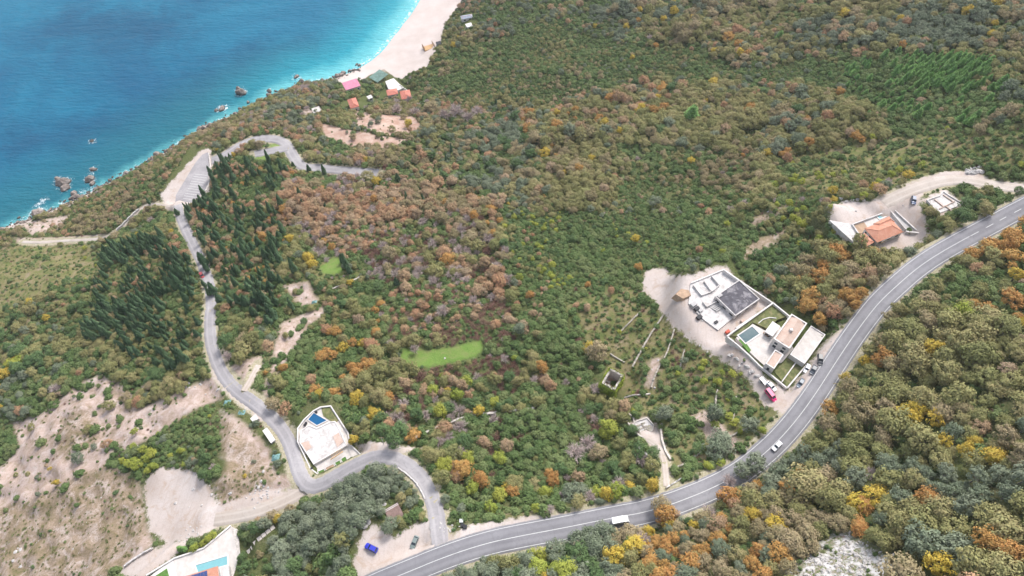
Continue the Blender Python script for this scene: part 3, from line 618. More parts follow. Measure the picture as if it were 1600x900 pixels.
KINDS = {
 # kind: name, category, words, crown builder variants, leaf colours, tip
 'oak':    ('oak_tree', 'tree', 'olive tan oak', 'round', [(0, (0.125, 0.128, 0.05)), (0.5, (0.175, 0.158, 0.066)), (1, (0.215, 0.178, 0.088))], (0.235, 0.25, 0.10)),
 'brown':  ('oak_tree', 'tree', 'dull brown oak', 'round', [(0, (0.185, 0.15, 0.08)), (1, (0.25, 0.195, 0.12))], (0.19, 0.18, 0.085)),
 'rust':   ('rusty_tree', 'tree', 'rust pink tree', 'round', [(0, (0.29, 0.15, 0.09)), (0.5, (0.30, 0.195, 0.12)), (1, (0.27, 0.20, 0.14))], (0.22, 0.19, 0.09)),
 'orange': ('orange_tree', 'tree', 'bright orange autumn tree', 'round', [(0, (0.29, 0.135, 0.045)), (1, (0.33, 0.18, 0.055))], (0.30, 0.24, 0.09)),
 'yellow': ('yellow_tree', 'tree', 'golden yellow autumn tree', 'round', [(0, (0.31, 0.21, 0.04)), (1, (0.36, 0.25, 0.04))], (0.33, 0.31, 0.06)),
 'lime':   ('lime_tree', 'tree', 'yellow green tree', 'round', [(0, (0.16, 0.20, 0.035)), (1, (0.24, 0.245, 0.045))], (0.28, 0.29, 0.06)),
 'green':  ('green_shrub', 'shrub', 'mid green shrub', 'shrub', [(0, (0.052, 0.090, 0.030)), (0.5, (0.084, 0.122, 0.042)), (1, (0.125, 0.145, 0.062))], (0.125, 0.165, 0.06)),
 'dark':   ('evergreen_tree', 'tree', 'dark green evergreen', 'round', [(0, (0.052, 0.092, 0.035)), (1, (0.08, 0.12, 0.046))], (0.105, 0.155, 0.065)),
 'olive':  ('olive_tree', 'tree', 'grey green olive tree', 'round', [(0, (0.085, 0.108, 0.066)), (0.5, (0.108, 0.132, 0.083)), (1, (0.14, 0.158, 0.105))], (0.19, 0.21, 0.15)),
 'bare':   ('bare_tree', 'tree', 'leafless grey tree', 'bare', [(0, (0.30, 0.245, 0.235)), (1, (0.38, 0.31, 0.29))], (0.40, 0.33, 0.30)),
 'brush':  ('brushwood', 'shrub', 'purple brown brushwood', 'brush', [(0, (0.15, 0.078, 0.068)), (0.6, (0.19, 0.105, 0.085)), (1, (0.20, 0.14, 0.10))], (0.19, 0.135, 0.085)),
 'cypress':('cypress_tree', 'tree', 'dark slender cypress', 'cypress', [(0, (0.050, 0.095, 0.052)), (1, (0.080, 0.130, 0.066))], (0.11, 0.165, 0.08)),
 'pine':   ('pine_tree', 'tree', 'fresh green young pine', 'pine', [(0, (0.075, 0.17, 0.045)), (1, (0.12, 0.215, 0.06))], (0.17, 0.27, 0.09)),
 'tuft':   ('grass_tuft', 'shrub', 'dry grass tuft', 'brush', [(0, (0.14, 0.16, 0.055)), (0.5, (0.19, 0.175, 0.085)), (1, (0.11, 0.15, 0.045))], (0.22, 0.20, 0.11)),
}
protoC, protoT = {}, {}
def build_kinds():
    geo = {'round': [crown_round(100+i, nc=38+5*i, nl=46, leaf=0.052, lobes=0.45+0.10*i, rc=(0.14, 0.36), spread=0.74, low=-0.45, zs=0.7+0.06*i) for i in range(5)],
           'shrub': [crown_round(200+i, nc=17+3*i, nl=42, leaf=0.095, zc=0.35, zs=0.72, low=-0.25, rc=(0.26, 0.44), lobes=0.35) for i in range(4)],
           'bare': [crown_bare(300+i, 950) for i in range(3)],
           'brush': [crown_bare(400+i, 380, zc=0.42, leafy=0.9) for i in range(3)],
           'cypress': [crown_cypress(500+i, H=4.5+1.1*i, fat=0.98-0.06*i) for i in range(3)],
           'pine': [crown_pine(600+i) for i in range(3)]}
    trunk = {'round': trunk_geo(1), 'shrub': trunk_geo(2, 0.2, 0.05, 4, 0.4, 0.3), 'bare': trunk_geo(3, 0.65, 0.06, 6, 0.5, 0.55), 'brush': trunk_geo(4, 0.12, 0.035, 4, 0.35, 0.4),
             'cypress': tube((0, 0, -0.3), (0, 0, 2.6), 0.16, 0.08), 'pine': tube((0, 0, -0.2), (0, 0, 2.6), 0.07, 0.02)}
    for k, (nm, cat, words, shape, stops, tip) in KINDS.items():
        m = leaf_mat(nm+'_leaves_'+k, stops, tip)
        protoC[k] = [mesh_np('crown', V, F, m) for V, F in geo[shape]]
        V, F = trunk[shape]; protoT[k] = mesh_np('trunk', V, F, BARK_G if k in ('bare', 'olive') else BARK)
build_kinds()

# ------------------------------------------------------------------ what grows where (outlines in photograph pixels, looked up through the land)
MIX = [  # outline, crown radius range m, share of ground covered, kinds
 (None, (1.2, 3.0), 1.0, dict(green=.42, oak=.22, brown=.06, olive=.08, bare=.04, dark=.06, rust=.04, yellow=.02, tuft=.06)),
 ([(-80,225),(330,180),(420,190),(300,250),(255,300),(262,330),(200,345),(120,375),(-80,400)], (0.9,2.2), .9, dict(brown=.2,oak=.25,rust=.12,green=.25,dark=.08,tuft=.1)),
 ([(-60,380),(230,375),(240,420),(180,470),(60,560),(-60,580)], (0.6,1.6), .5, dict(green=.36,tuft=.6,oak=.05,lime=.03)),
 ([(-60,520),(100,450),(210,420),(330,560),(330,600),(200,600),(120,570),(60,640),(-60,660)], (1.2,3.0), .95, dict(green=.35,dark=.2,oak=.25,rust=.07,yellow=.05,olive=.08)),
 ([(170,390),(255,365),(318,440),(325,560),(300,585),(225,575),(140,530),(150,450)], (1.1,1.9), 1.0, dict(cypress=.26,dark=.12,oak=.18,green=.26,rust=.04,brown=.06)),
 ([(300,275),(345,245),(450,260),(470,330),(440,400),(470,470),(400,500),(350,480),(325,400),(300,350)], (1.1,2.3), 1.0, dict(cypress=.18,rust=.15,orange=.03,dark=.10,brown=.13,green=.25,oak=.10)),
 ([(300,600),(470,590),(470,760),(350,760)], (0.8,1.8), .4, dict(tuft=.45,green=.25,olive=.15,yellow=.05,dark=.1)),
 ([(330,215),(480,130),(540,140),(640,160),(660,210),(620,265),(470,270),(450,215),(400,210)], (1.3,3.2), 1.0, dict(brown=.24,oak=.30,green=.16,olive=.1,rust=.1,bare=.1)),
 ([(440,275),(600,268),(770,270),(780,330),(760,420),(620,400),(500,400),(460,350)], (1.6,3.3), 1.0, dict(rust=.29,orange=.05,brown=.13,green=.28,bare=.11,brush=.06,oak=.08)),
 ([(570,370),(720,370),(800,430),(800,520),(760,530),(620,500),(580,420)], (1.6,3.3), 1.0, dict(brush=.28,bare=.22,rust=.16,green=.18,oak=.10,brown=.06)),
 ([(590,440),(700,440),(800,470),(800,545),(760,535),(690,540),(620,535),(590,500)], (1.0,2.4), 1.0, dict(brush=.72,bare=.10,rust=.03,green=.12,oak=.03)),
 ([(640,575),(760,560),(800,545),(820,600),(760,620),(660,605)], (1.0,2.2), 1.0, dict(brush=.55,bare=.12,green=.2,lime=.06,rust=.07)),
 ([(430,500),(590,430),(620,540),(640,600),(620,690),(540,640),(440,640),(420,600)], (1.4,3.0), 1.0, dict(green=.64,oak=.14,dark=.07,orange=.05,yellow=.03,brown=.04,rust=.03)),
 ([(620,600),(840,590),(860,650),(700,660),(640,690),(570,690)], (1.4,3.0), 1.0, dict(green=.36,oak=.15,bare=.15,brush=.12,dark=.08,rust=.06,yellow=.03,lime=.05)),
 ([(600,690),(700,665),(840,640),(1000,690),(1040,760),(860,800),(740,810),(690,760)], (1.5,3.3), 1.0, dict(green=.46,oak=.16,bare=.12,rust=.05,brush=.08,dark=.05,lime=.06,orange=.02)),
 ([(820,560),(930,560),(990,660),(900,700),(820,650)], (1.4,3.0), 1.0, dict(green=.44,oak=.16,bare=.18,brush=.1,rust=.07,dark=.05)),
 ([(780,330),(1000,330),(1200,340),(1200,400),(1060,420),(1000,450),(1000,480),(880,500),(800,500)], (0.9,1.9), 1.0, dict(green=.72,lime=.08,dark=.08,oak=.06,rust=.03,tuft=.03)),
 ([(800,450),(1000,450),(930,560),(860,590),(810,540)], (1.0,2.2), .85, dict(green=.6,brush=.1,rust=.08,tuft=.15,oak=.07)),
 ([(900,500),(985,470),(1020,470),(1060,520),(1150,580),(1190,630),(1215,645),(1180,680),(1100,725),(1050,735),(1040,690),(990,640),(930,560)], (0.6,1.7), .85, dict(green=.36,tuft=.54,brush=.07,lime=.05)),
 ([(1050,640),(1180,640),(1215,660),(1120,740),(1045,750),(1050,690)], (0.8,1.9), .9, dict(green=.6,tuft=.13,brush=.13,lime=.08,dark=.06)),
 ([(760,150),(880,170),(1000,130),(1260,130),(1380,170),(1380,250),(1200,260),(1100,330),(950,330),(800,320),(780,250)], (2.0,3.8), 1.0, dict(oak=.45,brown=.12,olive=.08,rust=.08,green=.19,yellow=.03,dark=.02,orange=.03)),
 ([(950,225),(1180,235),(1210,300),(1110,340),(960,330)], (1.0,2.4), 1.0, dict(green=.5,oak=.16,brown=.14,olive=.06,rust=.05,tuft=.06,bare=.03)),
 ([(690,170),(800,160),(860,260),(780,300),(640,280),(640,230)], (1.6,3.2), 1.0, dict(olive=.27,oak=.27,green=.22,brown=.1,rust=.06,dark=.08)),
 ([(640,130),(700,100),(760,40),(860,30),(1000,70),(1250,70),(1250,130),(1000,135),(880,165),(760,150),(700,170)], (0.9,2.0), .95, dict(green=.52,tuft=.14,oak=.14,brown=.1,olive=.05,dark=.05)),
 ([(720,-60),(900,-60),(980,-60),(980,60),(860,40),(760,60),(700,60)], (1.3,2.8), 1.0, dict(olive=.25,green=.45,oak=.12,rust=.08,brown=.1)),
 ([(960,-60),(1700,-60),(1700,110),(1540,100),(1320,90),(1150,100),(1060,60),(960,40)], (1.8,3.6), 1.0, dict(oak=.34,brown=.17,rust=.10,olive=.12,green=.22,yellow=.03,orange=.02)),
 ([(1400,15),(1530,30),(1540,75),(1450,75),(1400,50)], (1.8,3.0), 1.0, dict(olive=.8,rust=.1,green=.1)),
 ([(1300,100),(1380,85),(1540,90),(1560,150),(1540,205),(1420,215),(1350,180)], (1.3,2.4), 1.0, dict(pine=.50,green=.36,oak=.06,rust=.06,olive=.02)),
 ([(1200,255),(1400,205),(1700,190),(1700,285),(1540,275),(1420,280),(1300,310),(1210,320)], (0.8,1.9), .9, dict(green=.62,tuft=.14,lime=.06,brown=.1,oak=.08)),
 ([(1200,310),(1300,320),(1310,380),(1250,440),(1200,440),(1130,415),(1200,370)], (1.0,2.2), .95, dict(green=.68,dark=.1,oak=.14,lime=.08)),
 ([(1230,450),(1270,390),(1340,385),(1400,395),(1390,430),(1320,500),(1260,500)], (2.2,3.8), 1.0, dict(oak=.5,brown=.12,orange=.12,rust=.08,green=.18)),
 ([(590,960),(620,925),(760,872),(1000,820),(1120,780),(1250,690),(1330,565),(1420,455),(1500,400),(1720,290),(1720,960)], (2.2,4.4), 1.0, dict(oak=.44,brown=.13,orange=.05,yellow=.05,rust=.07,green=.14,olive=.06,dark=.03,bare=.03)),
 ([(1390,470),(1600,370),(1700,340),(1700,480),(1500,520)], (1.6,3.2), 1.0, dict(oak=.26,green=.34,orange=.10,rust=.1,brown=.12,dark=.08)),
 ([(720,880),(840,845),(960,845),(990,900),(860,960),(640,960)], (1.8,3.4), 1.0, dict(olive=.42,dark=.2,yellow=.08,oak=.2,lime=.1)),
 ([(1130,745),(1210,700),(1330,700),(1300,760),(1200,780)], (2.0,3.6), 1.0, dict(olive=.5,oak=.2,orange=.1,dark=.1,green=.1)),
 ([(1370,735),(1600,740),(1640,810),(1480,790)], (2.0,3.6), 1.0, dict(olive=.42,dark=.2,oak=.25,green=.13)),
 ([(1000,840),(1200,800),(1260,900),(1000,960)], (1.8,3.4), 1.0, dict(oak=.26,orange=.16,rust=.14,yellow=.10,olive=.10,brown=.12,green=.12)),
 ([(1228,890),(1250,865),(1290,840),(1320,828),(1345,850),(1385,862),(1400,890),(1380,930),(1240,930)], (0.5,1.3), .3, dict(green=.6,rust=.15,tuft=.25)),
 ([(430,840),(470,800),(560,735),(610,728),(650,760),(672,810),(640,800),(600,800),(590,818),(560,850),(545,905),(430,940)], (1.8,3.4), 1.0, dict(olive=.42,dark=.20,oak=.20,green=.18)),
 ([(380,900),(390,850),(430,835),(440,920)], (0.8,1.8), .5, dict(brown=.3,green=.4,tuft=.3)),
 ([(170,700),(240,660),(330,640),(345,680),(300,720),(240,770),(200,780)], (0.7,1.9), .95, dict(green=.62,lime=.08,tuft=.2,olive=.1)),
 ([(340,755),(400,740),(430,745),(400,765),(350,780)], (0.7,1.4), .9, dict(tuft=.5,yellow=.15,green=.35)),
 ([(-40,640),(40,660),(50,720),(20,790),(-40,800)], (0.8,2.0), .9, dict(green=.8,tuft=.2)),
 ([(95,640),(145,600),(145,660),(110,690)], (0.7,1.6), .9, dict(green=.8,tuft=.2)),
 ([(40,780),(240,740),(240,850),(150,900),(-40,930),(-40,840)], (0.4,1.1), .6, dict(tuft=.80,green=.14,brush=.06)),
]
SPECIAL = [  # single plants that stand out: crown centre pixel, kind, crown radius m
 (846,573,'orange',3.0),(932,550,'brown',4.4),(922,545,'yellow',2.6),(557,622,'yellow',3.5),(585,647,'yellow',2.8),(580,640,'yellow',2.2),(487,592,'rust',2.2),(503,557,'orange',2.8),(510,515,'rust',2.8),(587,519,'orange',2.6),(535,544,'yellow',2.4),(566,536,'yellow',2.6),
 (632,599,'rust',2.6),(690,612,'rust',1.6),(699,610,'yellow',1.5),(748,642,'yellow',2.6),(730,645,'rust',2.0),(1341,786,'yellow',3.6),(1366,774,'yellow',4.0),(1352,790,'orange',3.0),(1139,776,'orange',4.2),(1141,752,'bare',3.4),(1040,805,'orange',4.0),(1034,790,'brown',3.6),(1012,832,'yellow',2.8),(1045,822,'yellow',2.6),
 (865,750,'orange',2.8),(720,733,'orange',3.4),(752,750,'orange',3.4),(712,742,'rust',3.0),(738,762,'lime',2.6),(731,717,'lime',2.6),(781,715,'lime',2.8),(767,793,'lime',2.6),(793,762,'yellow',2.4),(801,768,'orange',2.2),(948,772,'yellow',2.8),(935,770,'lime',2.6),(962,768,'lime',3.0),(985,760,'yellow',2.6),(1020,757,'yellow',2.6),(1150,790,'rust',3.0),
 (1280,500,'orange',3.0),(1302,490,'rust',3.2),(1262,478,'orange',3.2),(1345,415,'oak',4.6),(1365,405,'oak',4.2),(1290,405,'oak',4.4),(1310,430,'oak',4.4),(1080,183,'pine',5.0),(1217,60,'pine',3.0),(1411,69,'orange',3.2),(1545,851,'orange',4.0),(1577,866,'orange',3.2),(1466,880,'yellow',4.2),(1268,762,'oak',7.0),(1300,785,'oak',5.0),(1520,895,'oak',5.4),(1290,745,'brown',4.0),
 (477,331,'rust',3.2),(700,404,'orange',4.6),(632,432,'rust',3.4),(634,447,'rust',3.0),(692,395,'rust',4.0),(608,397,'brown',3.6),(585,312,'orange',3.0),(548,278,'rust',3.0),(588,283,'yellow',3.4),(572,252,'yellow',3.0),(638,192,'yellow',3.6),(505,160,'brown',3.2),(478,143,'rust',3.0),(640,203,'rust',2.4),
 (712,172,'bare',7.0),(730,180,'bare',6.0),(696,178,'bare',6.0),(745,172,'bare',5.0),(672,168,'brown',5.0),(620,170,'bare',5.0),(648,172,'bare',5.0),(920,690,'bare',4.4),(935,705,'brown',3.6),(900,705,'bare',4.0),(648,545,'bare',3.2),(930,605,'bare',2.8),(670,500,'bare',3.0),(690,485,'bare',3.6),(660,345,'bare',3.4),(675,380,'bare',3.4),(955,650,'brown',3.0),(974,635,'rust',3.0),
 (1038,648,'olive',3.4),(1116,648,'olive',3.8),(1171,664,'olive',3.4),(1130,692,'olive',4.6),(1118,702,'olive',4.2),(1069,563,'olive',2.0),(893,772,'olive',3.8),(905,768,'olive',3.0),(945,835,'olive',4.2),(925,838,'olive',4.0),(900,848,'olive',4.0),(870,860,'olive',4.0),(1180,725,'olive',4.0),(1160,735,'olive',4.0),(1215,740,'olive',4.2),(570,770,'olive',3.6),(600,768,'olive',3.6),(540,790,'olive',3.6),(480,820,'olive',3.6),(500,805,'olive',3.4),(460,835,'olive',3.4),(485,855,'olive',3.4),(520,775,'olive',3.2),
 (568,592,'oak',5.4),(592,580,'oak',4.6),(545,600,'oak',4.6),(395,530,'oak',4.0),(378,545,'oak',4.4),(385,510,'oak',3.6),(395,520,'rust',3.0),(375,560,'oak',3.6),(18,570,'lime',3.8),(8,585,'yellow',3.4),(30,560,'lime',3.0),(170,572,'oak',3.8),(188,585,'oak',3.0),(290,557,'oak',3.2),(540,900,'green',3.4),(525,865,'green',4.6),(510,880,'green',4.4),
 (600,672,'dark',3.4),(625,675,'dark',4.0),(595,655,'dark',3.0),(615,690,'dark',3.2),(556,655,'green',3.0),(430,592,'oak',3.4),(425,630,'brown',3.6),(445,640,'rust',3.0),
 (382,888,'dark',3.4),(378,870,'dark',2.6),(398,825,'dark',3.0),(412,820,'olive',2.6),(303,855,'lime',1.7),(325,842,'lime',1.5),(332,836,'lime',1.4),(318,848,'lime',1.4),(282,858,'pine',1.4),(288,858,'pine',1.3),
 (1195,560,'green',0.8),(1163,562,'green',.7),(1420,360,'green',1.6),(1472,352,'green',2.4),(1455,348,'green',2.0),(1405,265,'lime',2.4),(1390,275,'lime',2.4),(1375,285,'lime',2.2),(1440,258,'lime',2.0),(1350,305,'lime',1.8),
 (858,740,'orange',2.0),(1120,820,'rust',3.2),(1100,860,'orange',3.0),(960,870,'yellow',3.6),(990,855,'yellow',3.4),(885,895,'lime',3.4),(1175,805,'yellow',3.4),(1258,700,'orange',2.2),(1272,735,'oak',3.4),(1345,690,'oak',5.0),(1400,660,'oak',5.0),(1440,690,'oak',5.2),(1380,600,'oak',4.6),(1330,610,'brown',4.4),(1335,635,'brown',4.6),(1295,640,'orange',3.0),(1320,590,'yellow',2.2),(1350,565,'yellow',2.4),(1420,650,'yellow',3.8),(1435,640,'yellow',3.4),(1460,655,'yellow',3.4),(1500,540,'oak',5.6),(1530,560,'oak',5.4),(1480,560,'oak',5.2),(1500,620,'oak',5.4),(1500,490,'lime',4.0),(1450,470,'brown',3.8),(1450,500,'brown',4.2),(1580,470,'orange',3.6),(1590,430,'yellow',3.4),(1580,400,'orange',3.4),
 (880,270,'yellow',2.6),(905,265,'orange',3.0),(925,248,'yellow',2.4),(1080,250,'yellow',2.2),(862,230,'orange',2.4),(1025,70,'orange',2.2),(988,90,'yellow',2.0),(930,40,'yellow',2.2),(1080,25,'yellow',3.0),(858,292,'rust',2.2),(853,328,'rust',1.8),(955,455,'rust',2.2),(918,480,'rust',2.2),(828,462,'orange',2.0),(993,373,'yellow',2.2),(1092,390,'rust',1.8),(998,418,'orange',2.0),(918,445,'orange',2.0),
]
CYP = [(540,412,1.9),(534,405,1.4),(545,420,1.6),(621,278,1.7),(458,258,1.3),(482,264,1.5),(506,268,1.6),(619,440,1.3),(275,330,1.5),(335,283,1.9),(330,272,1.7),(345,270,2.0),(355,262,2.2),(350,285,2.0),(362,275,2.0),(338,295,1.9),(318,320,1.6),(328,325,1.5),(298,330,1.4),(305,318,1.7),(312,338,1.5),(470,308,1.9),(473,318,1.8),(508,322,1.4),(775,160,1.4),(705,235,1.1),(680,270,1.3),(660,310,1.5),(635,310,1.2),(697,250,1.1),(487,372,1.4),(418,418,1.5),(425,385,1.5),(455,478,1.6),(200,298,0.9),(192,300,0.9),(188,303,0.8),(205,318,0.7),(160,328,0.7),(165,325,0.7),(92,358,0.7),(110,352,0.6),(232,315,1.1),(133,312,.6),(160,350,.7),(318,443,1.4),(332,452,1.7),(325,455,1.5),(312,400,2.0),(318,408,2.0),(322,418,1.6),(415,470,1.8),(425,490,2.2),(418,500,1.8),(405,480,1.6),(290,400,1.6),(298,425,1.6),(865,232,.9),(975,150,.7)]

def in_poly(poly, X, Y):
    ins = np.zeros(X.shape, bool); n = len(poly)
    for i in range(n):
        (ax, ay), (bx, by) = poly[i], poly[(i+1) % n]
        if ay == by: continue
        ins ^= ((ay > Y) != (by > Y)) & (X < (bx-ax)*(Y-ay)/(by-ay)+ax)
    return ins
NOGO = {}
pads_sd = np.full(Z.shape, -20.0)
for nm, w in pad_w.items():
    sl = grid_window(w, 14); pads_sd[sl] = np.maximum(pads_sd[sl], np.clip(poly_sd(w, GXX[sl], GYY[sl]), -20, 20))
BLD_KEEP = []      # further footprints kept clear, filled below: (x, y, r)
def keep(px, py, r, h=0):
    p = P1(px, py, h); BLD_KEEP.append((p[0], p[1], r))
for a, b, r in [(548,134,8),(553,132,7),(590,120,9),(600,118,8),(612,131,7),(624,138,7),(610,148,9),(634,150,8),(555,164,9),(548,162,7),(576,155,6),(727,27,7),(735,38,7),(670,76,8),(685,68,4),(418,680,4.5),(424,686,4),(398,654,3),(487,471,3),(958,598,6.5),(965,612,4),(950,612,5),(393,860,3),(412,845,3),(430,830,3),(1042,757,3)]: keep(a, b, r)
def scatter_points():
    n = 420000
    x = rng.uniform(-420, 420, n); y = rng.uniform(0, 640, n); z = tz(x, y)
    px, py, _ = to_px(x, y, z)
    ok = (z > 1.2) & (px > -90) & (px < 1690) & (py > -70) & (py < 990)
    x, y, z, px, py = (a[ok] for a in (x, y, z, px, py)); n = len(x)
    reg = np.zeros(n, int)
    for i, (pl, *_r) in enumerate(MIX):
        if pl: reg[in_poly(pl, px+rng.normal(0, 7, n), py+rng.normal(0, 5, n))] = i
    FLD = np.stack([(0.15 if kd_ == 'cypress' else 1.0)*(0.6*zsample(smooth_noise(12, 50+i), x, y)+0.75*zsample(smooth_noise(40, 70+i), x, y)) for i, kd_ in enumerate(KINDS)], 1)
    kinds = list(KINDS); kk = np.zeros(n, int); rr = np.zeros(n); keepf = np.zeros(n, bool)
    for i, (pl, (r0, r1), dens, mix) in enumerate(MIX):
        m = np.where(reg == i)[0]
        if not len(m): continue
        p = np.array([mix.get(k, 0) for k in kinds]); p = p/p.sum()
        g = np.log(p+1e-9)[None]-0.62*np.log(-np.log(rng.uniform(1e-9, 1-1e-9, (len(m), len(kinds)))))+1.0*FLD[m]
        kk[m] = np.argmax(np.where(p[None] > 0, g, -99), 1); rr[m] = r0+(r1-r0)*rng.beta(0.9, 1.4, len(m))*1.12; keepf[m] = rng.random(len(m)) < dens**1.6 if dens < 1 else True
    rr = rr*np.clip(1.0+0.22*zsample(smooth_noise(16, 91), x, y), 0.6, 1.5)
    # undergrowth between the larger plants
    sm = rng.random(n) < 0.55; under = {'green': .62, 'tuft': .23, 'brown': .0, 'dark': .1, 'brush': .05}
    ui = np.array([kinds.index(k) for k in under]); up = np.array(list(under.values())); up = up/up.sum()
    pick = ui[rng.choice(len(ui), n, p=up)]; kk = np.where(sm, pick, kk); rr = np.where(sm, rng.uniform(0.45, 1.05, n), rr)
    kn = np.array(kinds)[kk]; rr = np.where(kn == 'cypress', np.minimum(rr, 1.9), rr); rr = np.where(kn == 'green', np.minimum(rr, 2.3), rr); rr = np.where(kn == 'tuft', np.minimum(rr, 0.9), rr)
    rd = zsample(np.where(best > 1e8, 50, best), x, y)
    nogo = np.maximum.reduce([zsample(zone_sd['dirt'], x, y), zsample(zone_sd['sand'], x, y), zsample(zone_sd['lawn'], x, y)])
    keepf &= zsample(pads_sd, x, y) < -rr*0.15
    scr = np.where(zsample(zone_sd['heath'], x, y) > 0, -9, zsample(zone_sd['scree'], x, y)); mea = zsample(zone_sd['meadow'], x, y)
    grow = np.where(kn == 'tuft', 0.3, 0.62)
    keepf &= (rd > 0.5+rr*grow) & (nogo < -rr*grow) & ((scr < -rr*0.5) | (rng.random(n) < np.where(kn == 'tuft', 0.3, 0.05))) & ((mea < 0) | (rng.random(n) < 0.8))
    hz = np.maximum(zsample(zone_sd['heath'], x, y), zsample(zone_sd['meadow'], x, y)); keepf &= (hz < 0) | (kn == 'tuft') | (rng.random(n) < np.where(zsample(zone_sd['heath'], x, y) > 0, 0.07, 0.72)); keepf &= (zsample(zone_sd['redsoil'], x, y) < -rr*0.3) | (rng.random(n) < 0.03)
    for bx, by, br in BLD_KEEP: keepf &= np.hypot(x-bx, y-by) > br+rr*0.5
    order = np.argsort(-(rr*rng.uniform(0.75, 1.25, n))); order = order[keepf[order]]
    return x, y, kn, rr, order
def place_all():
    acc = []; cell = 5.0; H = {}
    def add(x, y, k, r, special): 
        acc.append((x, y, k, r, special)); H.setdefault((int(x//cell), int(y//cell)), []).append((x, y, r*(0.8 if k == 'cypress' else 1)))
    for a, b, k, r in SPECIAL:
        p = P1(a, b, r*(1.0 if KINDS[k][3] in ('round', 'bare') else 0.5)); add(p[0], p[1], k, r, True)
    for a, b, r in CYP:
        p = P1(a, b, r*2.3); add(p[0], p[1], 'cypress', r, True)
    x, y, kn, rr, order = scatter_points()
    xs, ys, rs, ks = x[order].tolist(), y[order].tolist(), rr[order].tolist(), kn[order].tolist()
    for a, b, r, k in zip(xs, ys, rs, ks):
        ci, cj = int(a//cell), int(b//cell); good = True; rq = r*(0.8 if k == 'cypress' else 1)
        for i in (ci-1, ci, ci+1):
            for j in (cj-1, cj, cj+1):
                for (qx, qy, qr) in H.get((i, j), ()):
                    d = 0.47*(qr+rq)
                    if (qx-a)**2+(qy-b)**2 < d*d: good = False; break
                if not good: break
            if not good: break
        if good: add(a, b, k, r, False)
    return acc
PLANTS = place_all()

LANDMARKS = [('white truck',968,813),('bright blue car',582,857),('green car',648,848),('brown-roofed hut',615,802),('white pool house',505,690),('hairpin bend',485,760),('white container',419,680),('pale dirt lot',285,780),('solar-panelled villa',320,885),('bare earth slope',150,650),
 ('cliff footpath',120,376),('seaside car park',300,285),('hooked coast lane',430,222),('red-roofed beach house',553,163),('beach restaurant',620,145),('pink roof',550,132),('beach timber frame',668,75),('beach huts',730,30),('bare mauve grove',715,178),('narrow green lawn',690,555),('small hillside lawn',515,415),
 ('roofless ivy ruin',958,600),('chapel foundations',1003,668),('stone terraces',1020,560),('villa pool',1168,520),('white villa',1235,520),('concrete shell',1150,465),('bare yard',1035,450),('red van',1203,620),('silver car',1215,692),('villa parking',1265,580),
 ('orange-roofed house',1380,360),('navy car',1426,315),('rubble foundation',1475,318),('gravel drive mouth',1540,285),('white rock outcrop',1310,872),('young pine stand',1440,150),('far olive clump',1470,50),('lone green pine',1080,183),('earth scar',1195,385),('long curved wall',725,655),('red car',318,433),('straight lane',300,390),('shaded lane bend',330,500),('main road bend',1290,590),('upper main road',1500,380),('lane junction',690,835),('red brushwood patch',690,490),('orange wooded belt',640,330)]
lm_w = np.array([P1(a, b) for _, a, b in LANDMARKS])
_ones = ['', 'first', 'second', 'third', 'fourth', 'fifth', 'sixth', 'seventh', 'eighth', 'ninth', 'tenth', 'eleventh', 'twelfth', 'thirteenth', 'fourteenth', 'fifteenth', 'sixteenth', 'seventeenth', 'eighteenth', 'nineteenth']
def ordinal(k):
    if k < 20: return _ones[k]
    t, o = divmod(k, 10); base = ['', '', 'twent', 'thirt', 'fort', 'fift', 'sixt', 'sevent'][t]
    return base+'ieth' if o == 0 else base+'y-'+_ones[o]
ORD = ['nearest']+[ordinal(k)+' nearest' for k in range(2, 80)]
def side_of(dx, dy):
    a = math.degrees(math.atan2(dy, dx)) % 360
    return ['right of', 'up and right of', 'above', 'up and left of', 'left of', 'down and left of', 'below', 'down and right of'][int(((a+22.5) % 360)//45)]
def visible(x, y, r):
    px, py, d = to_px(x, y, float(tz(x, y))+r); return -8 < px < 1608 and -8 < py < 908
LIMIT = {'cypress': 290, 'green': 260, 'oak': 200, 'brown': 100, 'rust': 160, 'orange': 140, 'yellow': 140, 'lime': 100, 'dark': 130, 'olive': 190, 'bare': 120, 'brush': 120, 'pine': 90, 'tuft': 0}
GROUPS = {k: (v[2]+' plants on the hillside') for k, v in KINDS.items()}
first_crown = {}
def plant(k, x, y, r, seed):
    rr = random.Random(seed); nm = KINDS[k][0]
    z = float(tz(x, y)); v = rr.randrange(len(protoC[k]))
    t = empty(nm, (x, y, z-0.05), rr.uniform(0, 6.283), (r*rr.uniform(0.8, 1.2), r*rr.uniform(0.8, 1.2), r*(rr.uniform(0.65, 1.25) if k == 'cypress' else rr.uniform(0.85, 1.25))))
    shr = KINDS[k][1] == 'shrub'
    c = link('foliage' if shr else 'crown', protoC[k][v], t); link('stem' if shr else 'trunk', protoT[k], t)
    first_crown.setdefault(k, {}).setdefault(v, c)
    return t
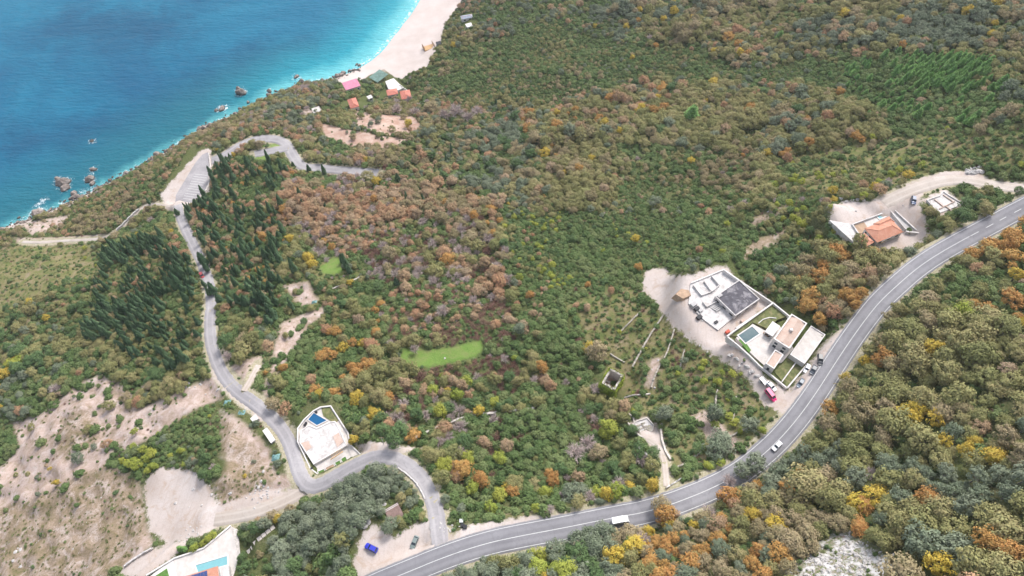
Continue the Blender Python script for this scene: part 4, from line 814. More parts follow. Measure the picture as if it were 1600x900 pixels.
def grow():
    todo = {}; stuff = {}
    for i, (x, y, k, r, sp) in enumerate(PLANTS):
        d = math.dist((x, y, tz(x, y)), (0, 0, CAM_H))
        todo.setdefault(k, []).append((0 if (sp and visible(x, y, r)) else (1 if visible(x, y, r) else 9), -r/d, i))
    named = {}
    for k, lst in todo.items():
        lst.sort(); n = 0
        for pr, _, i in lst:
            x, y, _k, r, sp = PLANTS[i]
            if pr < 9 and n < LIMIT[k]:
                t = plant(k, x, y, r, i*17+3); n += 1
                px, py, _ = to_px(x, y, float(tz(x, y))+r)
                j = int(np.argmin(np.hypot(lm_w[:, 0]-x, lm_w[:, 1]-y))); ln, lx, ly = LANDMARKS[j]
                named.setdefault((k, j, side_of(px-lx, ly-py)), []).append((math.hypot(px-lx, py-ly), t, r))
            else: stuff.setdefault(k, []).append(i)
    for (k, j, sd), lst in named.items():
        lst.sort(key=lambda q: q[0]); w = KINDS[k][2]; many = len(lst) > 1
        for q, (d, t, r) in enumerate(lst):
            if not many: lab = f'{w} {sd} the {LANDMARKS[j][0]}'
            elif q < len(ORD): lab = f'{ORD[q]} {w} {sd} the {LANDMARKS[j][0]}'
            else: lab = f'farther {w} {sd} the {LANDMARKS[j][0]}'
            tag(t, lab, KINDS[k][1], GROUPS[k])
    return stuff
STUFF = grow()
STUFF_LABEL = {'green': 'mass of small green shrubs covering the hillside', 'oak': 'far oak woodland in olive and tan', 'brown': 'brown oak woodland on the far slopes', 'rust': 'rust coloured trees massed in the woods', 'orange': 'small orange trees in the woods', 'yellow': 'small yellow trees in the woods', 'lime': 'yellow green bushes across the slope', 'dark': 'dark evergreen bushes between the trees', 'olive': 'grey green olive bushes across the slope', 'bare': 'leafless grey trees in the woods', 'brush': 'purple brown brushwood undergrowth', 'cypress': 'small cypresses deep in the stand', 'pine': 'small pines in the stand', 'tuft': 'dry grass tufts scattered over open ground'}
STUFF_NAME = {'green': 'scrub', 'oak': 'oak_woodland', 'brown': 'brown_woodland', 'rust': 'rusty_woodland', 'orange': 'orange_woodland', 'yellow': 'yellow_woodland', 'lime': 'yellow_green_scrub', 'dark': 'evergreen_scrub', 'olive': 'olive_scrub', 'bare': 'bare_woodland', 'brush': 'brushwood_thicket', 'cypress': 'cypress_wood', 'pine': 'pine_wood', 'tuft': 'dry_grass'}
def stuff_object(k, ids):
    pts = np.array([(PLANTS[i][0], PLANTS[i][1]) for i in ids]); r = np.array([PLANTS[i][3] for i in ids]); z = tz(pts[:, 0], pts[:, 1])
    n = len(ids); me = bpy.data.meshes.new(STUFF_NAME[k]); me.vertices.add(n)
    low = 0.05 + (0.22*r if KINDS[k][3] in ('round', 'bare') else 0)
    me.vertices.foreach_set('co', np.c_[pts, z-low].astype(np.float32).ravel())
    a = me.attributes.new('rot', 'FLOAT_VECTOR', 'POINT'); a.data.foreach_set('vector', np.c_[rng.normal(0, 0.07, (n, 2)), rng.uniform(0, 6.28, n)].astype(np.float32).ravel())
    a = me.attributes.new('size', 'FLOAT_VECTOR', 'POINT'); a.data.foreach_set('vector', (r[:, None]*np.c_[rng.uniform(0.8, 1.25, (n, 2)), rng.uniform(0.8, 1.25, n)]).astype(np.float32).ravel())
    a = me.attributes.new('pick', 'INT', 'POINT'); a.data.foreach_set('value', rng.integers(0, 3, n).astype(np.int32))
    o = link(STUFF_NAME[k], me); tag(o, STUFF_LABEL[k], 'vegetation', kind='stuff')
    ng = bpy.data.node_groups.new('spread_'+k, 'GeometryNodeTree')
    ng.interface.new_socket('Geometry', in_out='INPUT', socket_type='NodeSocketGeometry'); ng.interface.new_socket('Geometry', in_out='OUTPUT', socket_type='NodeSocketGeometry')
    N = ng.nodes; gi = N.new('NodeGroupInput'); go = N.new('NodeGroupOutput'); iop = N.new('GeometryNodeInstanceOnPoints'); jn = N.new('GeometryNodeJoinGeometry')
    src = list(first_crown.get(k, {}).values()) or list(first_crown['brush'].values())
    src = src[:3]
    if k == 'tuft':
        src = TUFT_SRC
    for s in src:
        oi = N.new('GeometryNodeObjectInfo'); oi.inputs['Object'].default_value = s; oi.inputs['As Instance'].default_value = True; oi.transform_space = 'ORIGINAL'
        ng.links.new(oi.outputs['Geometry'], jn.inputs[0])
    def att(nm, ty):
        q = N.new('GeometryNodeInputNamedAttribute'); q.data_type = ty; q.inputs['Name'].default_value = nm
        return [s for s in q.outputs if s.enabled and s.name == 'Attribute'][0]
    ng.links.new(gi.outputs[0], iop.inputs['Points']); ng.links.new(jn.outputs[0], iop.inputs['Instance']); iop.inputs['Pick Instance'].default_value = True
    ng.links.new(att('pick', 'INT'), iop.inputs['Instance Index']); ng.links.new(att('rot', 'FLOAT_VECTOR'), iop.inputs['Rotation']); ng.links.new(att('size', 'FLOAT_VECTOR'), iop.inputs['Scale'])
    ng.links.new(iop.outputs[0], go.inputs[0])
    md = o.modifiers.new('spread', 'NODES'); md.node_group = ng
# three tufts of dry grass beside the terraces stand as things of their own
TUFT_SRC = []
for q, (a, b, w) in enumerate([(1062,600,'dry grass tuft below the upper olive on the terraces'),(1075,610,'dry grass tuft in the middle of the terraces'),(1040,625,'dry grass tuft beside the ruin terrace wall')]):
    p = P1(a, b); t = empty('grass_tuft', p, q*1.3, (0.9, 0.9, 0.9)); c = link('blades', protoC['tuft'][q], t); TUFT_SRC.append(c); tag(t, w, 'grass')
for k, ids in STUFF.items():
    if ids: stuff_object(k, ids)
from collections import Counter
print('plants', len(PLANTS), Counter(p[2] for p in PLANTS))

# ------------------------------------------------------------------ building helpers (world coordinates, kept local to a thing's base)
def U(px, py, z):
    x, y = unproj_z(px, py, z); return np.array((float(x), float(y)))
class Thing:
    def __init__(self, name, label, cat, x, y, z, group=None, root=None):
        self.o = empty(name, (x, y, z)); self.b = np.array((x, y, z)); tag(self.o, label, cat, group)
    def mesh(self, name, V, F, mat, parent=None, label=None, smooth=False):
        me = mesh_py(name, [np.array(v, float)-self.b for v in V], F, mat)
        if smooth: me.polygons.foreach_set('use_smooth', np.ones(len(F), bool))
        o = link(name, me, parent or self.o)
        if label: o['label'] = label
        return o
    def prism(self, name, poly, z0, z1, mat, parent=None, label=None, taper=0.0, bottom=False):
        p = ccw(poly); n = len(p); c = p.mean(0); q = p + (c-p)*taper
        V = [(x, y, z0) for x, y in p]+[(x, y, z1) for x, y in q]
        F = [tuple(range(n, 2*n))]+[(i, (i+1) % n, (i+1) % n+n, i+n) for i in range(n)]
        if bottom: F.append(tuple(reversed(range(n))))
        return self.mesh(name, V, F, mat, parent, label)
    def wall(self, name, a, b, t, z0, z1, mat, parent=None, label=None):
        a, b = np.array(a[:2], float), np.array(b[:2], float); d = b-a; d /= np.linalg.norm(d)+1e-9; n = np.array((-d[1], d[0]))*t/2
        return self.prism(name, [a-n, b-n, b+n, a+n], z0, z1, mat, parent, label)
    def parapet(self, poly, z0, h, t, mat, name='parapet', skip=(), parent=None):
        p = ccw(poly); n = len(p); q = inset(p, t)
        for i in range(n):
            if i in skip: continue
            j = (i+1) % n; self.prism(name, [p[i], p[j], q[j], q[i]], z0, z0+h, mat, parent)
    def window(self, a, b, f0, f1, z0, z1, glass, frame, name='window', out=0.06):
        """a framed pane let into the facade that runs from a to b (counter-clockwise round the house)"""
        a, b = np.array(a[:2], float), np.array(b[:2], float); d = b-a; L = np.linalg.norm(d); d /= L; n = np.array((d[1], -d[0]))
        p0, p1 = a+d*L*f0, a+d*L*f1
        fr = self.prism(name, [p0+n*out, p0-n*0.02, p1-n*0.02, p1+n*out], z0, z1, frame, bottom=True)
        k = d*0.09; o2 = n*(out+0.012)
        V = [(*(p0+k+o2), z0+0.09), (*(p1-k+o2), z0+0.09), (*(p1-k+o2), z1-0.09), (*(p0+k+o2), z1-0.09)]
        self.mesh('pane', V, [(0, 1, 2, 3)], glass, fr)
        return fr
    def hip(self, name, A, B, C_, D, z0, h, mat, run=0.42, over=0.35, parent=None):
        """hipped roof over the rectangle A B C D, ridge parallel to its longer side"""
        P_ = ccw([A, B, C_, D]); c = P_.mean(0); P_ = P_+(P_-c)/np.linalg.norm(P_-c, axis=1)[:, None]*over
        if np.linalg.norm(P_[1]-P_[0]) < np.linalg.norm(P_[2]-P_[1]): P_ = np.roll(P_, -1, 0)
        L = np.linalg.norm(P_[1]-P_[0]); W = np.linalg.norm(P_[2]-P_[1]); d = (P_[1]-P_[0])/L; m0 = (P_[0]+P_[3])/2; m1 = (P_[1]+P_[2])/2; s = min(W*run, L*0.45)
        r0, r1 = m0+d*s, m1-d*s
        V = [(x, y, z0) for x, y in P_]+[(*r0, z0+h), (*r1, z0+h)]+[(x, y, z0-0.15) for x, y in P_]
        F = [(0, 1, 5, 4), (1, 2, 5), (2, 3, 4, 5), (3, 0, 4)]+[(i+6, (i+1) % 4+6, (i+1) % 4, i) for i in range(4)]
        r = self.mesh(name, V, F, mat, parent)
        for a, b in ((0, 4), (3, 4), (1, 5), (2, 5), (4, 5)):
            v, f = tube(np.array(V[a])+(0, 0, 0.03), np.array(V[b])+(0, 0, 0.03), 0.11, 0.11, 5); self.mesh('ridge_cap', v, f.tolist(), RIDGE, r)
        return r
def ccw(poly):
    p = np.array([q[:2] for q in poly], float); a = np.sum(p[:, 0]*np.roll(p[:, 1], -1)-np.roll(p[:, 0], -1)*p[:, 1])
    return p if a > 0 else p[::-1].copy()
def inset(p, t):
    n = len(p); out = []
    for i in range(n):
        a, b, c = p[i-1], p[i], p[(i+1) % n]; d1 = (b-a)/np.linalg.norm(b-a); d2 = (c-b)/np.linalg.norm(c-b)
        n1 = np.array((-d1[1], d1[0])); n2 = np.array((-d2[1], d2[0])); m = n1+n2; m /= max(np.linalg.norm(m), 1e-6); out.append(b+m*t/max(0.35, m @ n1))
    return np.array(out)
def rect(A, B, C_):
    """rectangle on side A-B reaching as far as C"""
    A, B, C_ = (np.array(q[:2], float) for q in (A, B, C_)); d = (B-A)/np.linalg.norm(B-A); n = np.array((-d[1], d[0])); k = (C_-B) @ n
    return [A, B, B+n*k, A+n*k]
def between(r, u0, u1, v0, v1):
    A, B, _, D = (np.array(q) for q in r); e, f = B-A, D-A
    return [A+e*u0+f*v0, A+e*u1+f*v0, A+e*u1+f*v1, A+e*u0+f*v1]

WHITE = surf('white_render', (0.64, 0.61, 0.59), var=0.10, scale=0.4, bump=0.1, dirt=(0.5, 0.46, 0.42), dirt_amt=0.35, dirt_scale=0.5)
PAVE = surf('pale_paving', (0.55, 0.51, 0.48), var=0.12, scale=0.6, bump=0.2, dirt=(0.45, 0.40, 0.36), dirt_amt=0.5, dirt_scale=0.4)
CONC = surf('raw_concrete', (0.44, 0.425, 0.42), var=0.2, scale=0.5, bump=0.3, dirt=(0.36, 0.33, 0.31), dirt_amt=0.7, dirt_scale=0.35)
LCONC = surf('pale_concrete', (0.57, 0.545, 0.53), var=0.2, scale=0.7, bump=0.3, dirt=(0.36, 0.32, 0.30), dirt_amt=0.75, dirt_scale=0.45)
TAR = surf('bitumen_roof', (0.10, 0.095, 0.11), var=0.3, scale=0.5, bump=0.2, dirt=(0.34, 0.32, 0.33), dirt_amt=0.6, dirt_scale=0.3)
STONE = surf('dry_stone', (0.40, 0.36, 0.31), var=0.35, scale=1.6, bump=0.8, dirt=(0.16, 0.16, 0.08), dirt_amt=0.6, dirt_scale=0.9)
LSTONE = surf('pale_stone', (0.55, 0.50, 0.46), var=0.25, scale=1.6, bump=0.7, dirt=(0.30, 0.27, 0.22), dirt_amt=0.5, dirt_scale=0.9)
def shore_rock():
    t = NT('shore_rock'); n1 = t.noise(1.6, 5, 0.65); n2 = t.noise(6.0, 4, 0.65); c = t.ramp(n1, [(0.3, (0.13, 0.105, 0.09)), (0.5, (0.25, 0.205, 0.18)), (0.7, (0.40, 0.36, 0.335))]); c = t.mix(t.math('MULTIPLY', t.step(n2, 0.45, 0.7), 0.5), c, (0.10, 0.085, 0.075))
    g = t.n('ShaderNodeNewGeometry'); z = t.n('ShaderNodeSeparateXYZ'); t.l(g.outputs['Position'], z.inputs[0])
    c = t.mix(t.step(t.math('ADD', z.outputs[2], n2), 1.7, 0.8), c, (0.05, 0.045, 0.04))           # the wet band at the waterline
    t.base(c); t.rough(0.8); t.bump(n2, 1.0, 0.15); return t.m
ROCK = shore_rock()
LROCK = surf('limestone', (0.47, 0.445, 0.43), var=0.25, scale=1.0, bump=1.0, dirt=(0.30, 0.28, 0.24), dirt_amt=0.5, dirt_scale=0.7)
RIDGE = surf('ridge_tile', (0.60, 0.30, 0.20), var=0.2, scale=1.0, bump=0.2)
GLASS = NT('window_glass'); GLASS.base((0.03, 0.04, 0.05)); GLASS.rough(0.08); GLASS.b.inputs['Specular IOR Level'].default_value = 0.6; GLASS = GLASS.m
FRAME = surf('window_frame', (0.6, 0.58, 0.55), var=0.1, scale=2, bump=0)
WOOD = surf('weathered_timber', (0.36, 0.24, 0.16), var=0.35, scale=1.5, bump=0.4)
TIMBER = surf('new_timber', (0.52, 0.33, 0.17), var=0.25, scale=1.5, bump=0.3)
METAL = surf('galvanised_metal', (0.5, 0.5, 0.5), var=0.15, scale=2, rough=0.4, bump=0, metal=0.6)
BLACK = surf('black_plastic', (0.03, 0.03, 0.035), var=0.2, scale=3, rough=0.6, bump=0)
TURF = surf('garden_turf', (0.13, 0.145, 0.055), var=0.35, scale=0.8, bump=0.6, dirt=(0.27, 0.22, 0.12), dirt_amt=0.7, dirt_scale=0.4)
LUSH = surf('green_turf', (0.10, 0.20, 0.045), var=0.3, scale=1.2, bump=0.6)
EARTH = surf('turned_earth', (0.42, 0.29, 0.20), var=0.25, scale=0.7, bump=0.6, dirt=(0.30, 0.22, 0.15), dirt_amt=0.4)
def tiles(name, c, c2):
    t = NT(name); n1 = t.noise(0.5, 5, 0.65); n2 = t.noise(4.0, 3, 0.6); x = t.mix(t.step(n1, 0.3, 0.7), c, c2); x = t.mix(t.math('MULTIPLY', t.step(n2, 0.45, 0.7), 0.4), x, tuple(v*0.7 for v in c))
    t.base(x); t.rough(0.85); wv = t.n('ShaderNodeTexWave', wave_type='BANDS', bands_direction='DIAGONAL'); wv.inputs['Scale'].default_value = 1.3; t.l(t.coord('Object'), wv.inputs[0]); t.bump(wv.outputs['Fac'], 0.5, 0.06); return t.m
TILE_O = tiles('orange_tiles', (0.46, 0.20, 0.13), (0.53, 0.28, 0.20)); TILE_P = tiles('pink_tiles', (0.46, 0.33, 0.27), (0.53, 0.42, 0.36)); TILE_R = tiles('red_tiles', (0.48, 0.16, 0.12), (0.55, 0.22, 0.17))
PINK = surf('pink_sheet_roof', (0.55, 0.21, 0.30), var=0.15, scale=0.5, bump=0.1); GREENROOF = surf('green_canopy', (0.16, 0.25, 0.22), var=0.3, scale=0.4, bump=0.2); BROWNROOF = surf('brown_corrugated', (0.25, 0.17, 0.15), var=0.25, scale=1.0, bump=0.2); GREYROOF = surf('blue_grey_roof', (0.30, 0.33, 0.40), var=0.2, scale=0.6, bump=0.1)
TEAL = surf('teal_tarpaulin', (0.17, 0.30, 0.29), var=0.2, scale=1.5, bump=0.3); REDPLASTIC = surf('red_plant_pot', (0.55, 0.12, 0.08), var=0.2, scale=2, bump=0)
def pool_mat(name, c):
    t = NT(name); n = t.noise(1.4, 3, 0.6); t.base(t.mix(n, c, tuple(v*1.25 for v in c))); t.rough(0.08); t.b.inputs['IOR'].default_value = 1.33; t.b.inputs['Specular IOR Level'].default_value = 0.12; t.bump(t.noise(2.5, 3, 0.6), 0.12, 0.1); return t.m
POOL_B = pool_mat('blue_pool_water', (0.015, 0.085, 0.19)); POOL_T = pool_mat('teal_pool_water', (0.008, 0.05, 0.066)); POOL_L = pool_mat('light_pool_water', (0.16, 0.34, 0.37))
def pool(T, r, z, water, rim=WHITE, w=0.5, h=0.22):
    p = ccw(r); q = inset(p, w); n = len(p)
    pw = T.prism('swimming_pool', q, z-0.1, z+h-0.12, water)
    for i in range(n): j = (i+1) % n; T.prism('coping', [p[i], p[j], q[j], q[i]], z, z+h, rim, pw)
    return pw

# ------------------------------------------------------------------ villa with the pool
def villa():
    z = pad_z['villa']; c = P1(1210, 540); T = Thing('villa', 'white villa with terracotta roof, pool and walled garden beside the main road', 'house', c[0], c[1], z)
    z += 0.12
    ter = [U(a, b, z+0.5) for a, b in [(1150,528),(1176,506),(1198,518),(1208,502),(1226,516),(1240,545),(1222,566),(1196,572),(1182,560),(1166,545)]]
    T.prism('terrace', ter, z-1.5, z+0.5, PAVE)
    pr = rect(U(1151,524,z+.5), U(1175,508,z+.5), U(1189,522,z+.5)); pool(T, pr, z+0.5, POOL_T, w=0.45)
    # main house
    H = 5.0; R_ = rect(U(1236,491,z+H), U(1208,530,z+H), U(1233,546,z+H)); w = ccw(R_)
    T.prism('wall', w, z-1, z+H-0.25, WHITE)
    T.parapet(w, z+H-0.25, 0.75, 0.5, WHITE)
    i1 = ccw(inset(w, 0.55)); k = i1
    if np.linalg.norm(k[1]-k[0]) < np.linalg.norm(k[2]-k[1]): k = np.roll(k, -1, 0)
    m0, m1 = (k[0]+k[3])/2, (k[1]+k[2])/2
    V = [(*k[0], z+H-0.1), (*k[1], z+H-0.1), (*m1, z+H+0.75), (*m0, z+H+0.75), (*k[2], z+H-0.1), (*k[3], z+H-0.1)]
    ro = T.mesh('roof', V, [(0, 1, 2, 3), (3, 2, 4, 5), (1, 4, 2), (0, 3, 5)], TILE_P)
    mc = (m0+m1)/2; T.prism('chimney', [mc+np.array(q) for q in ((-.5,-.5),(.5,-.5),(.5,.5),(-.5,.5))], z+H, z+H+1.7, WHITE, ro)
    for i in range(4):
        a, b = w[i], w[(i+1) % 4]; L = np.linalg.norm(b-a); n = max(2, int(L/3.2))
        for q in range(n):
            f0 = (q+0.28)/n; f1 = (q+0.72)/n
            T.window(a, b, f0, f1, z+3.0, z+4.3, GLASS, FRAME)
            T.window(a, b, f0, f1, z+0.6, z+2.3, GLASS, FRAME, name='glass_door' if q % 2 else 'window')
    # flat garage roof beside the road
    G = rect(U(1267,509,z+2.7), U(1234,554,z+2.7), U(1257,569,z+2.7)); g = ccw(G)
    T.prism('garage', g, z-1, z+2.5, WHITE); T.parapet(g, z+2.5, 0.45, 0.35, WHITE)
    T.prism('roof_terrace', inset(g, 0.38), z+2.4, z+2.6, PAVE)
    for i in range(4):
        a, b = g[i], g[(i+1) % 4]
        if np.linalg.norm(b-a) > 8: T.window(a, b, 0.15, 0.4, z+0.3, z+2.2, FRAME, FRAME, name='garage_door'); T.window(a, b, 0.55, 0.8, z+0.3, z+2.2, FRAME, FRAME, name='garage_door')
    # small annexe with its own roof
    A = rect(U(1211,546,z+3.6), U(1196,568,z+3.6), U(1208,579,z+3.6)); a_ = ccw(A)
    T.prism('annexe', a_, z-1, z+3.2, WHITE); T.parapet(a_, z+3.2, 0.5, 0.4, WHITE); q = inset(a_, 0.42)
    T.mesh('annexe_roof', [(*q[0], z+3.3), (*q[1], z+3.3), (*q[2], z+3.62), (*q[3], z+3.62)], [(0, 1, 2, 3)], TILE_P)
    for i in range(4): T.window(a_[i], a_[(i+1) % 4], 0.35, 0.65, z+0.6, z+2.4, GLASS, FRAME)
    # pergola slab by the pool
    S = rect(U(1207,502,z+2.8), U(1195,518,z+2.8), U(1207,526,z+2.8)); T.prism('canopy', S, z+2.6, z+2.85, WHITE, bottom=True)
    for p in ccw(inset(ccw(S), 0.3)): T.prism('post', [p+np.array(q) for q in ((-.15,-.15),(.15,-.15),(.15,.15),(-.15,.15))], z, z+2.6, WHITE)
    # garden and its walls
    T.prism('garden', [U(a, b, z) for a, b in [(1140,524),(1208,475),(1232,494),(1214,500),(1200,514),(1176,504),(1150,526)]], z-1, z+0.18, TURF)
    T.prism('garden', [U(a, b, z) for a, b in [(1209,581),(1233,558),(1256,573),(1231,606)]], z-1, z+0.2, TURF)
    T.prism('garden', [U(a, b, z) for a, b in [(1153,532),(1160,530),(1173,548),(1170,552)]], z-1, z+0.55, LUSH)
    lines = [(1136,525),(1208,473),(1234,494)]; 
    for (a, b) in zip(lines[:-1], lines[1:]): T.wall('garden_wall', U(*a, z+1.3), U(*b, z+1.3), 0.5, z-1.5, z+1.3, WHITE)
    lines = [(1137,526),(1152,538),(1172,556),(1188,572),(1208,588),(1230,606),(1262,568)]
    for (a, b) in zip(lines[:-1], lines[1:]): T.wall('garden_wall', U(*a, z+1.1), U(*b, z+1.1), 0.5, z-2.5, z+1.1, WHITE)
    T.wall('garden_wall', U(1244,566,z+.9), U(1222,596,z+.9), 0.4, z-1, z+0.9, WHITE)
    arc = [U(1185,505,z+.4), U(1192,499,z+.4), U(1202,496,z+.4), U(1213,497,z+.4)]
    for a, b in zip(arc[:-1], arc[1:]): T.wall('garden_edging', a, b, 0.3, z, z+0.45, WHITE)
villa()
def lounger(px, py, z, rz, lab):
    p = U(px, py, z); T = Thing('sun_lounger', lab, 'lounger', p[0], p[1], z, 'sun loungers by the villa pool'); d = np.array((math.cos(rz), math.sin(rz))); n = np.array((-d[1], d[0]))*0.35
    T.prism('frame', [p-n, p+d*1.3-n, p+d*1.3+n, p+n], z+0.25, z+0.33, WOOD, bottom=True)
    T.mesh('backrest', [(*(p-n), z+.33), (*(p+n), z+.33), (*(p+n-d*0.6), z+.75), (*(p-n-d*0.6), z+.75)], [(0, 1, 2, 3)], BLACK)
    for a in (0.1, 1.2):
        for s in (-1, 1): q = p+d*a+n*s*0.9; T.prism('leg', [q+np.array(k)*0.04 for k in ((-1,-1),(1,-1),(1,1),(-1,1))], z, z+0.25, WOOD)
lounger(1197,523,pad_z['villa']+0.63,2.4,'left dark sun lounger on the white terrace by the villa pool'); lounger(1200,526,pad_z['villa']+0.63,2.4,'right dark sun lounger on the white terrace by the villa pool')

# ------------------------------------------------------------------ unfinished concrete shell
def shell():
    z = pad_z['shell']+0.1; c = P1(1140, 470); T = Thing('concrete_shell', 'unfinished white concrete house with dark bitumen roof beside the villa', 'house', c[0], c[1], z)
    H = 2.7; w = ccw(rect(U(1117,463,z+H), U(1149,494,z+H), U(1187,467,z+H)))
    T.prism('wall', w, z-2, z+H-0.4, LCONC); T.prism('roof_slab', inset(w, 0.3), z+H-0.45, z+H-0.15, TAR); T.parapet(w, z+H-0.4, 0.6, 0.4, LCONC)
    for i in range(4):
        a, b = w[i], w[(i+1) % 4]
        for q in range(3): T.window(a, b, (q+.25)/3, (q+.75)/3, z+0.8, z+1.9, BLACK, CONC, name='window_opening')
    ri = T.prism('roof_hatch', [U(a, b, z+H) for a, b in [(1120,463),(1126,459),(1129,462),(1123,466)]], z+H-0.2, z+H+0.5, CONC)
    s = ccw([U(a, b, z+0.5) for a, b in [(1079,442),(1132,421),(1155,440),(1118,465),(1146,496),(1122,516),(1098,498),(1076,474)]])
    T.prism('floor_slab', s, z-2, z+0.5, LCONC)
    bw = [(1131,421),(1160,441),(1209,474),(1150,512)]
    for a, b in zip(bw[:-1], bw[1:]): T.wall('boundary_wall', U(*a, z+2.2), U(*b, z+2.2), 0.5, z-2, z+2.2, WHITE)
    T.wall('boundary_wall', U(1080,442,z+1), U(1131,421,z+1), 0.45, z-2, z+1.1, WHITE)
    for a, b, h in [((1083,446),(1096,462),1.0),((1096,462),(1112,456),0.8),((1100,440),(1112,456),0.9),((1112,432),(1124,446),1.1),((1124,446),(1112,456),1.0),((1104,480),(1122,470),0.9),((1098,472),(1104,480),0.9)]:
        T.wall('low_wall', U(*a, z+h), U(*b, z+h), 0.35, z+0.4, z+0.5+h, LCONC)
    for q in range(6): a = U(1106+q*2.5, 478+q*1.8, z+.6); T.wall('stair_step', a, a+np.array((3.2, 2.2)), 0.5, z+0.3, z+0.62+0.1*q, CONC)
    T.prism('earth_heap', [U(a, b, z) for a, b in [(1050,462),(1062,450),(1078,453),(1084,464),(1066,472)]], z-2, z+0.9, EARTH, taper=0.3)
shell()
def pallet(px, py, s, h, mat, name, lab, rz=0.6):
    p = P1(px, py); T = Thing(name, lab, 'pallet', p[0], p[1], p[2]); d = np.array((math.cos(rz), math.sin(rz)))*s; n = np.array((-d[1], d[0]))*0.7; z = p[2]+0.1; q = p[:2]
    for k in (-0.9, 0, 0.9): T.prism('runner', [q+d*k*0.5-n*0.5-d*.05, q+d*k*0.5-n*0.5+d*.05, q+d*k*0.5+n*0.5+d*.05, q+d*k*0.5+n*0.5-d*.05], z, z+0.15, WOOD)
    T.prism('load', [q-d*.48-n*.48, q+d*.48-n*.48, q+d*.48+n*.48, q-d*.48+n*.48], z+0.15, z+0.15+h, mat, taper=0.06)
for a, b, s, h, m, l in [(1083,478,2.6,1.4,CONC,'grey pallet load at the front of the concrete shell'),(1088,484,2.2,1.2,BLACK,'dark pallet load left of the shell steps'),(1092,497,2.4,1.0,BLACK,'black pallet load on the bare yard'),(1118,505,1.6,1.0,BLACK,'small dark pallet below the bitumen roof'),(1136,520,1.8,1.1,REDPLASTIC,'red pallet by the corner of the villa wall'),(1094,487,1.8,1.0,CONC,'grey pallet right of the dark pallet load'),(1160,503,1.8,1.0,TILE_P,'pink tile pallet beside the villa wall')]:
    pallet(a, b, s, h, m, 'loaded_pallet', l)

# ------------------------------------------------------------------ house under construction
def house():
    z = pad_z['house']+0.1; c = P1(1380, 355); T = Thing('unfinished_house', 'house under construction with orange hipped roof and concrete retaining walls', 'house', c[0], c[1], z)
    H = 3.1; w = ccw(rect(U(1352,357,z+H), U(1371,378,z+H), U(1407,359,z+H))); T.prism('wall', w, z-2.5, z+H, WHITE); T.hip('roof', *w, z+H, 1.5, TILE_O)
    w2 = ccw(rect(U(1366,349,z+H), U(1374,357,z+H), U(1392,342,z+H))); T.prism('wing', w2, z-1, z+H-0.1, WHITE); T.hip('wing_roof', *w2, z+H-0.1, 1.0, TILE_O)
    for ww in (w, w2):
        for i in range(4):
            for q in range(3): T.window(ww[i], ww[(i+1) % 4], (q+.3)/3, (q+.7)/3, z+0.9, z+2.3, BLACK, FRAME)
    p = ccw(rect(U(1338,372,z+2.6), U(1352,385,z+2.6), U(1366,378,z+2.6))); T.prism('porch', p, z-2, z+2.4, CONC); T.hip('porch_roof', *p, z+2.4, 0.7, TILE_O)
    def wl(a, b, h, t=0.5, m=LCONC): T.wall('retaining_wall', U(*a, z+h), U(*b, z+h), t, z-2.5, z+h, m)
    wl((1332,350),(1392,328),1.2); wl((1332,350),(1346,371),1.2); wl((1391,328),(1416,358),1.6); wl((1397,327),(1432,359),1.5); wl((1416,361),(1438,364),1.4, m=WHITE); wl((1297,344),(1338,381),0.6, 0.6)
    T.prism('courtyard', [U(a, b, z) for a, b in [(1334,351),(1391,330),(1412,357),(1372,382),(1345,376)]], z-1.5, z+0.25, PAVE)
    T.prism('ramp', [U(a, b, z+.6) for a, b in [(1393,331),(1397,329),(1430,360),(1416,359)]], z-2, z+0.7, CONC)
    T.prism('concrete_apron', [U(a, b, z+.4) for a, b in [(1297,344),(1330,350),(1346,372),(1337,381)]], z-2, z+0.4, LCONC)
    T.prism('gravel_bed', [U(a, b, z+.3) for a, b in [(1334,352),(1350,347),(1356,356),(1344,368)]], z, z+0.32, EARTH)
    pool(T, rect(U(1368,338,z+.3), U(1374,344,z+.3), U(1388,337,z+.3)), z+0.3, POOL_L, w=0.5)
    # scaffold along the lower side
    sc = T.mesh('scaffold', *[list(q) for q in (lambda g: (g[0].tolist(), g[1].tolist()))(join([tube((*(U(1372+8.5*k, 385-4.2*k, z)), z-3), (*(U(1372+8.5*k, 385-4.2*k, z)), z+3.4), 0.06, 0.06, 5) for k in range(5)]+[tube((*U(1372,385,z), z+h), (*U(1406,368,z), z+h), 0.05, 0.05, 5) for h in (-0.5, 1.2, 3.0)]))], METAL)
    for h in (-0.4, 1.3): T.wall('scaffold_board', U(1373,382,z), U(1405,366,z), 1.0, z+h, z+h+0.08, TIMBER)
house()
def slab():
    z = pad_z['slab']+0.05; c = P1(1475, 318); T = Thing('house_foundation', 'rubble-strewn concrete foundation right of the orange-roofed house', 'foundation', c[0], c[1], z)
    s = ccw([U(a, b, z+.3) for a, b in [(1447,313),(1467,306),(1473,299),(1483,306),(1505,319),(1465,334)]]); T.prism('floor_slab', s, z-1.2, z+0.3, LCONC)
    T.parapet(s, z+0.3, 0.5, 0.4, LCONC, name='footing_wall', skip=(0,))
    for a, b in [((1460,311),(1474,322)),((1474,304),(1490,315)),((1468,326),(1492,314)),((1478,322),(1486,328))]: T.wall('footing_wall', U(*a, z+.7), U(*b, z+.7), 0.35, z, z+0.75, TILE_P)
slab()

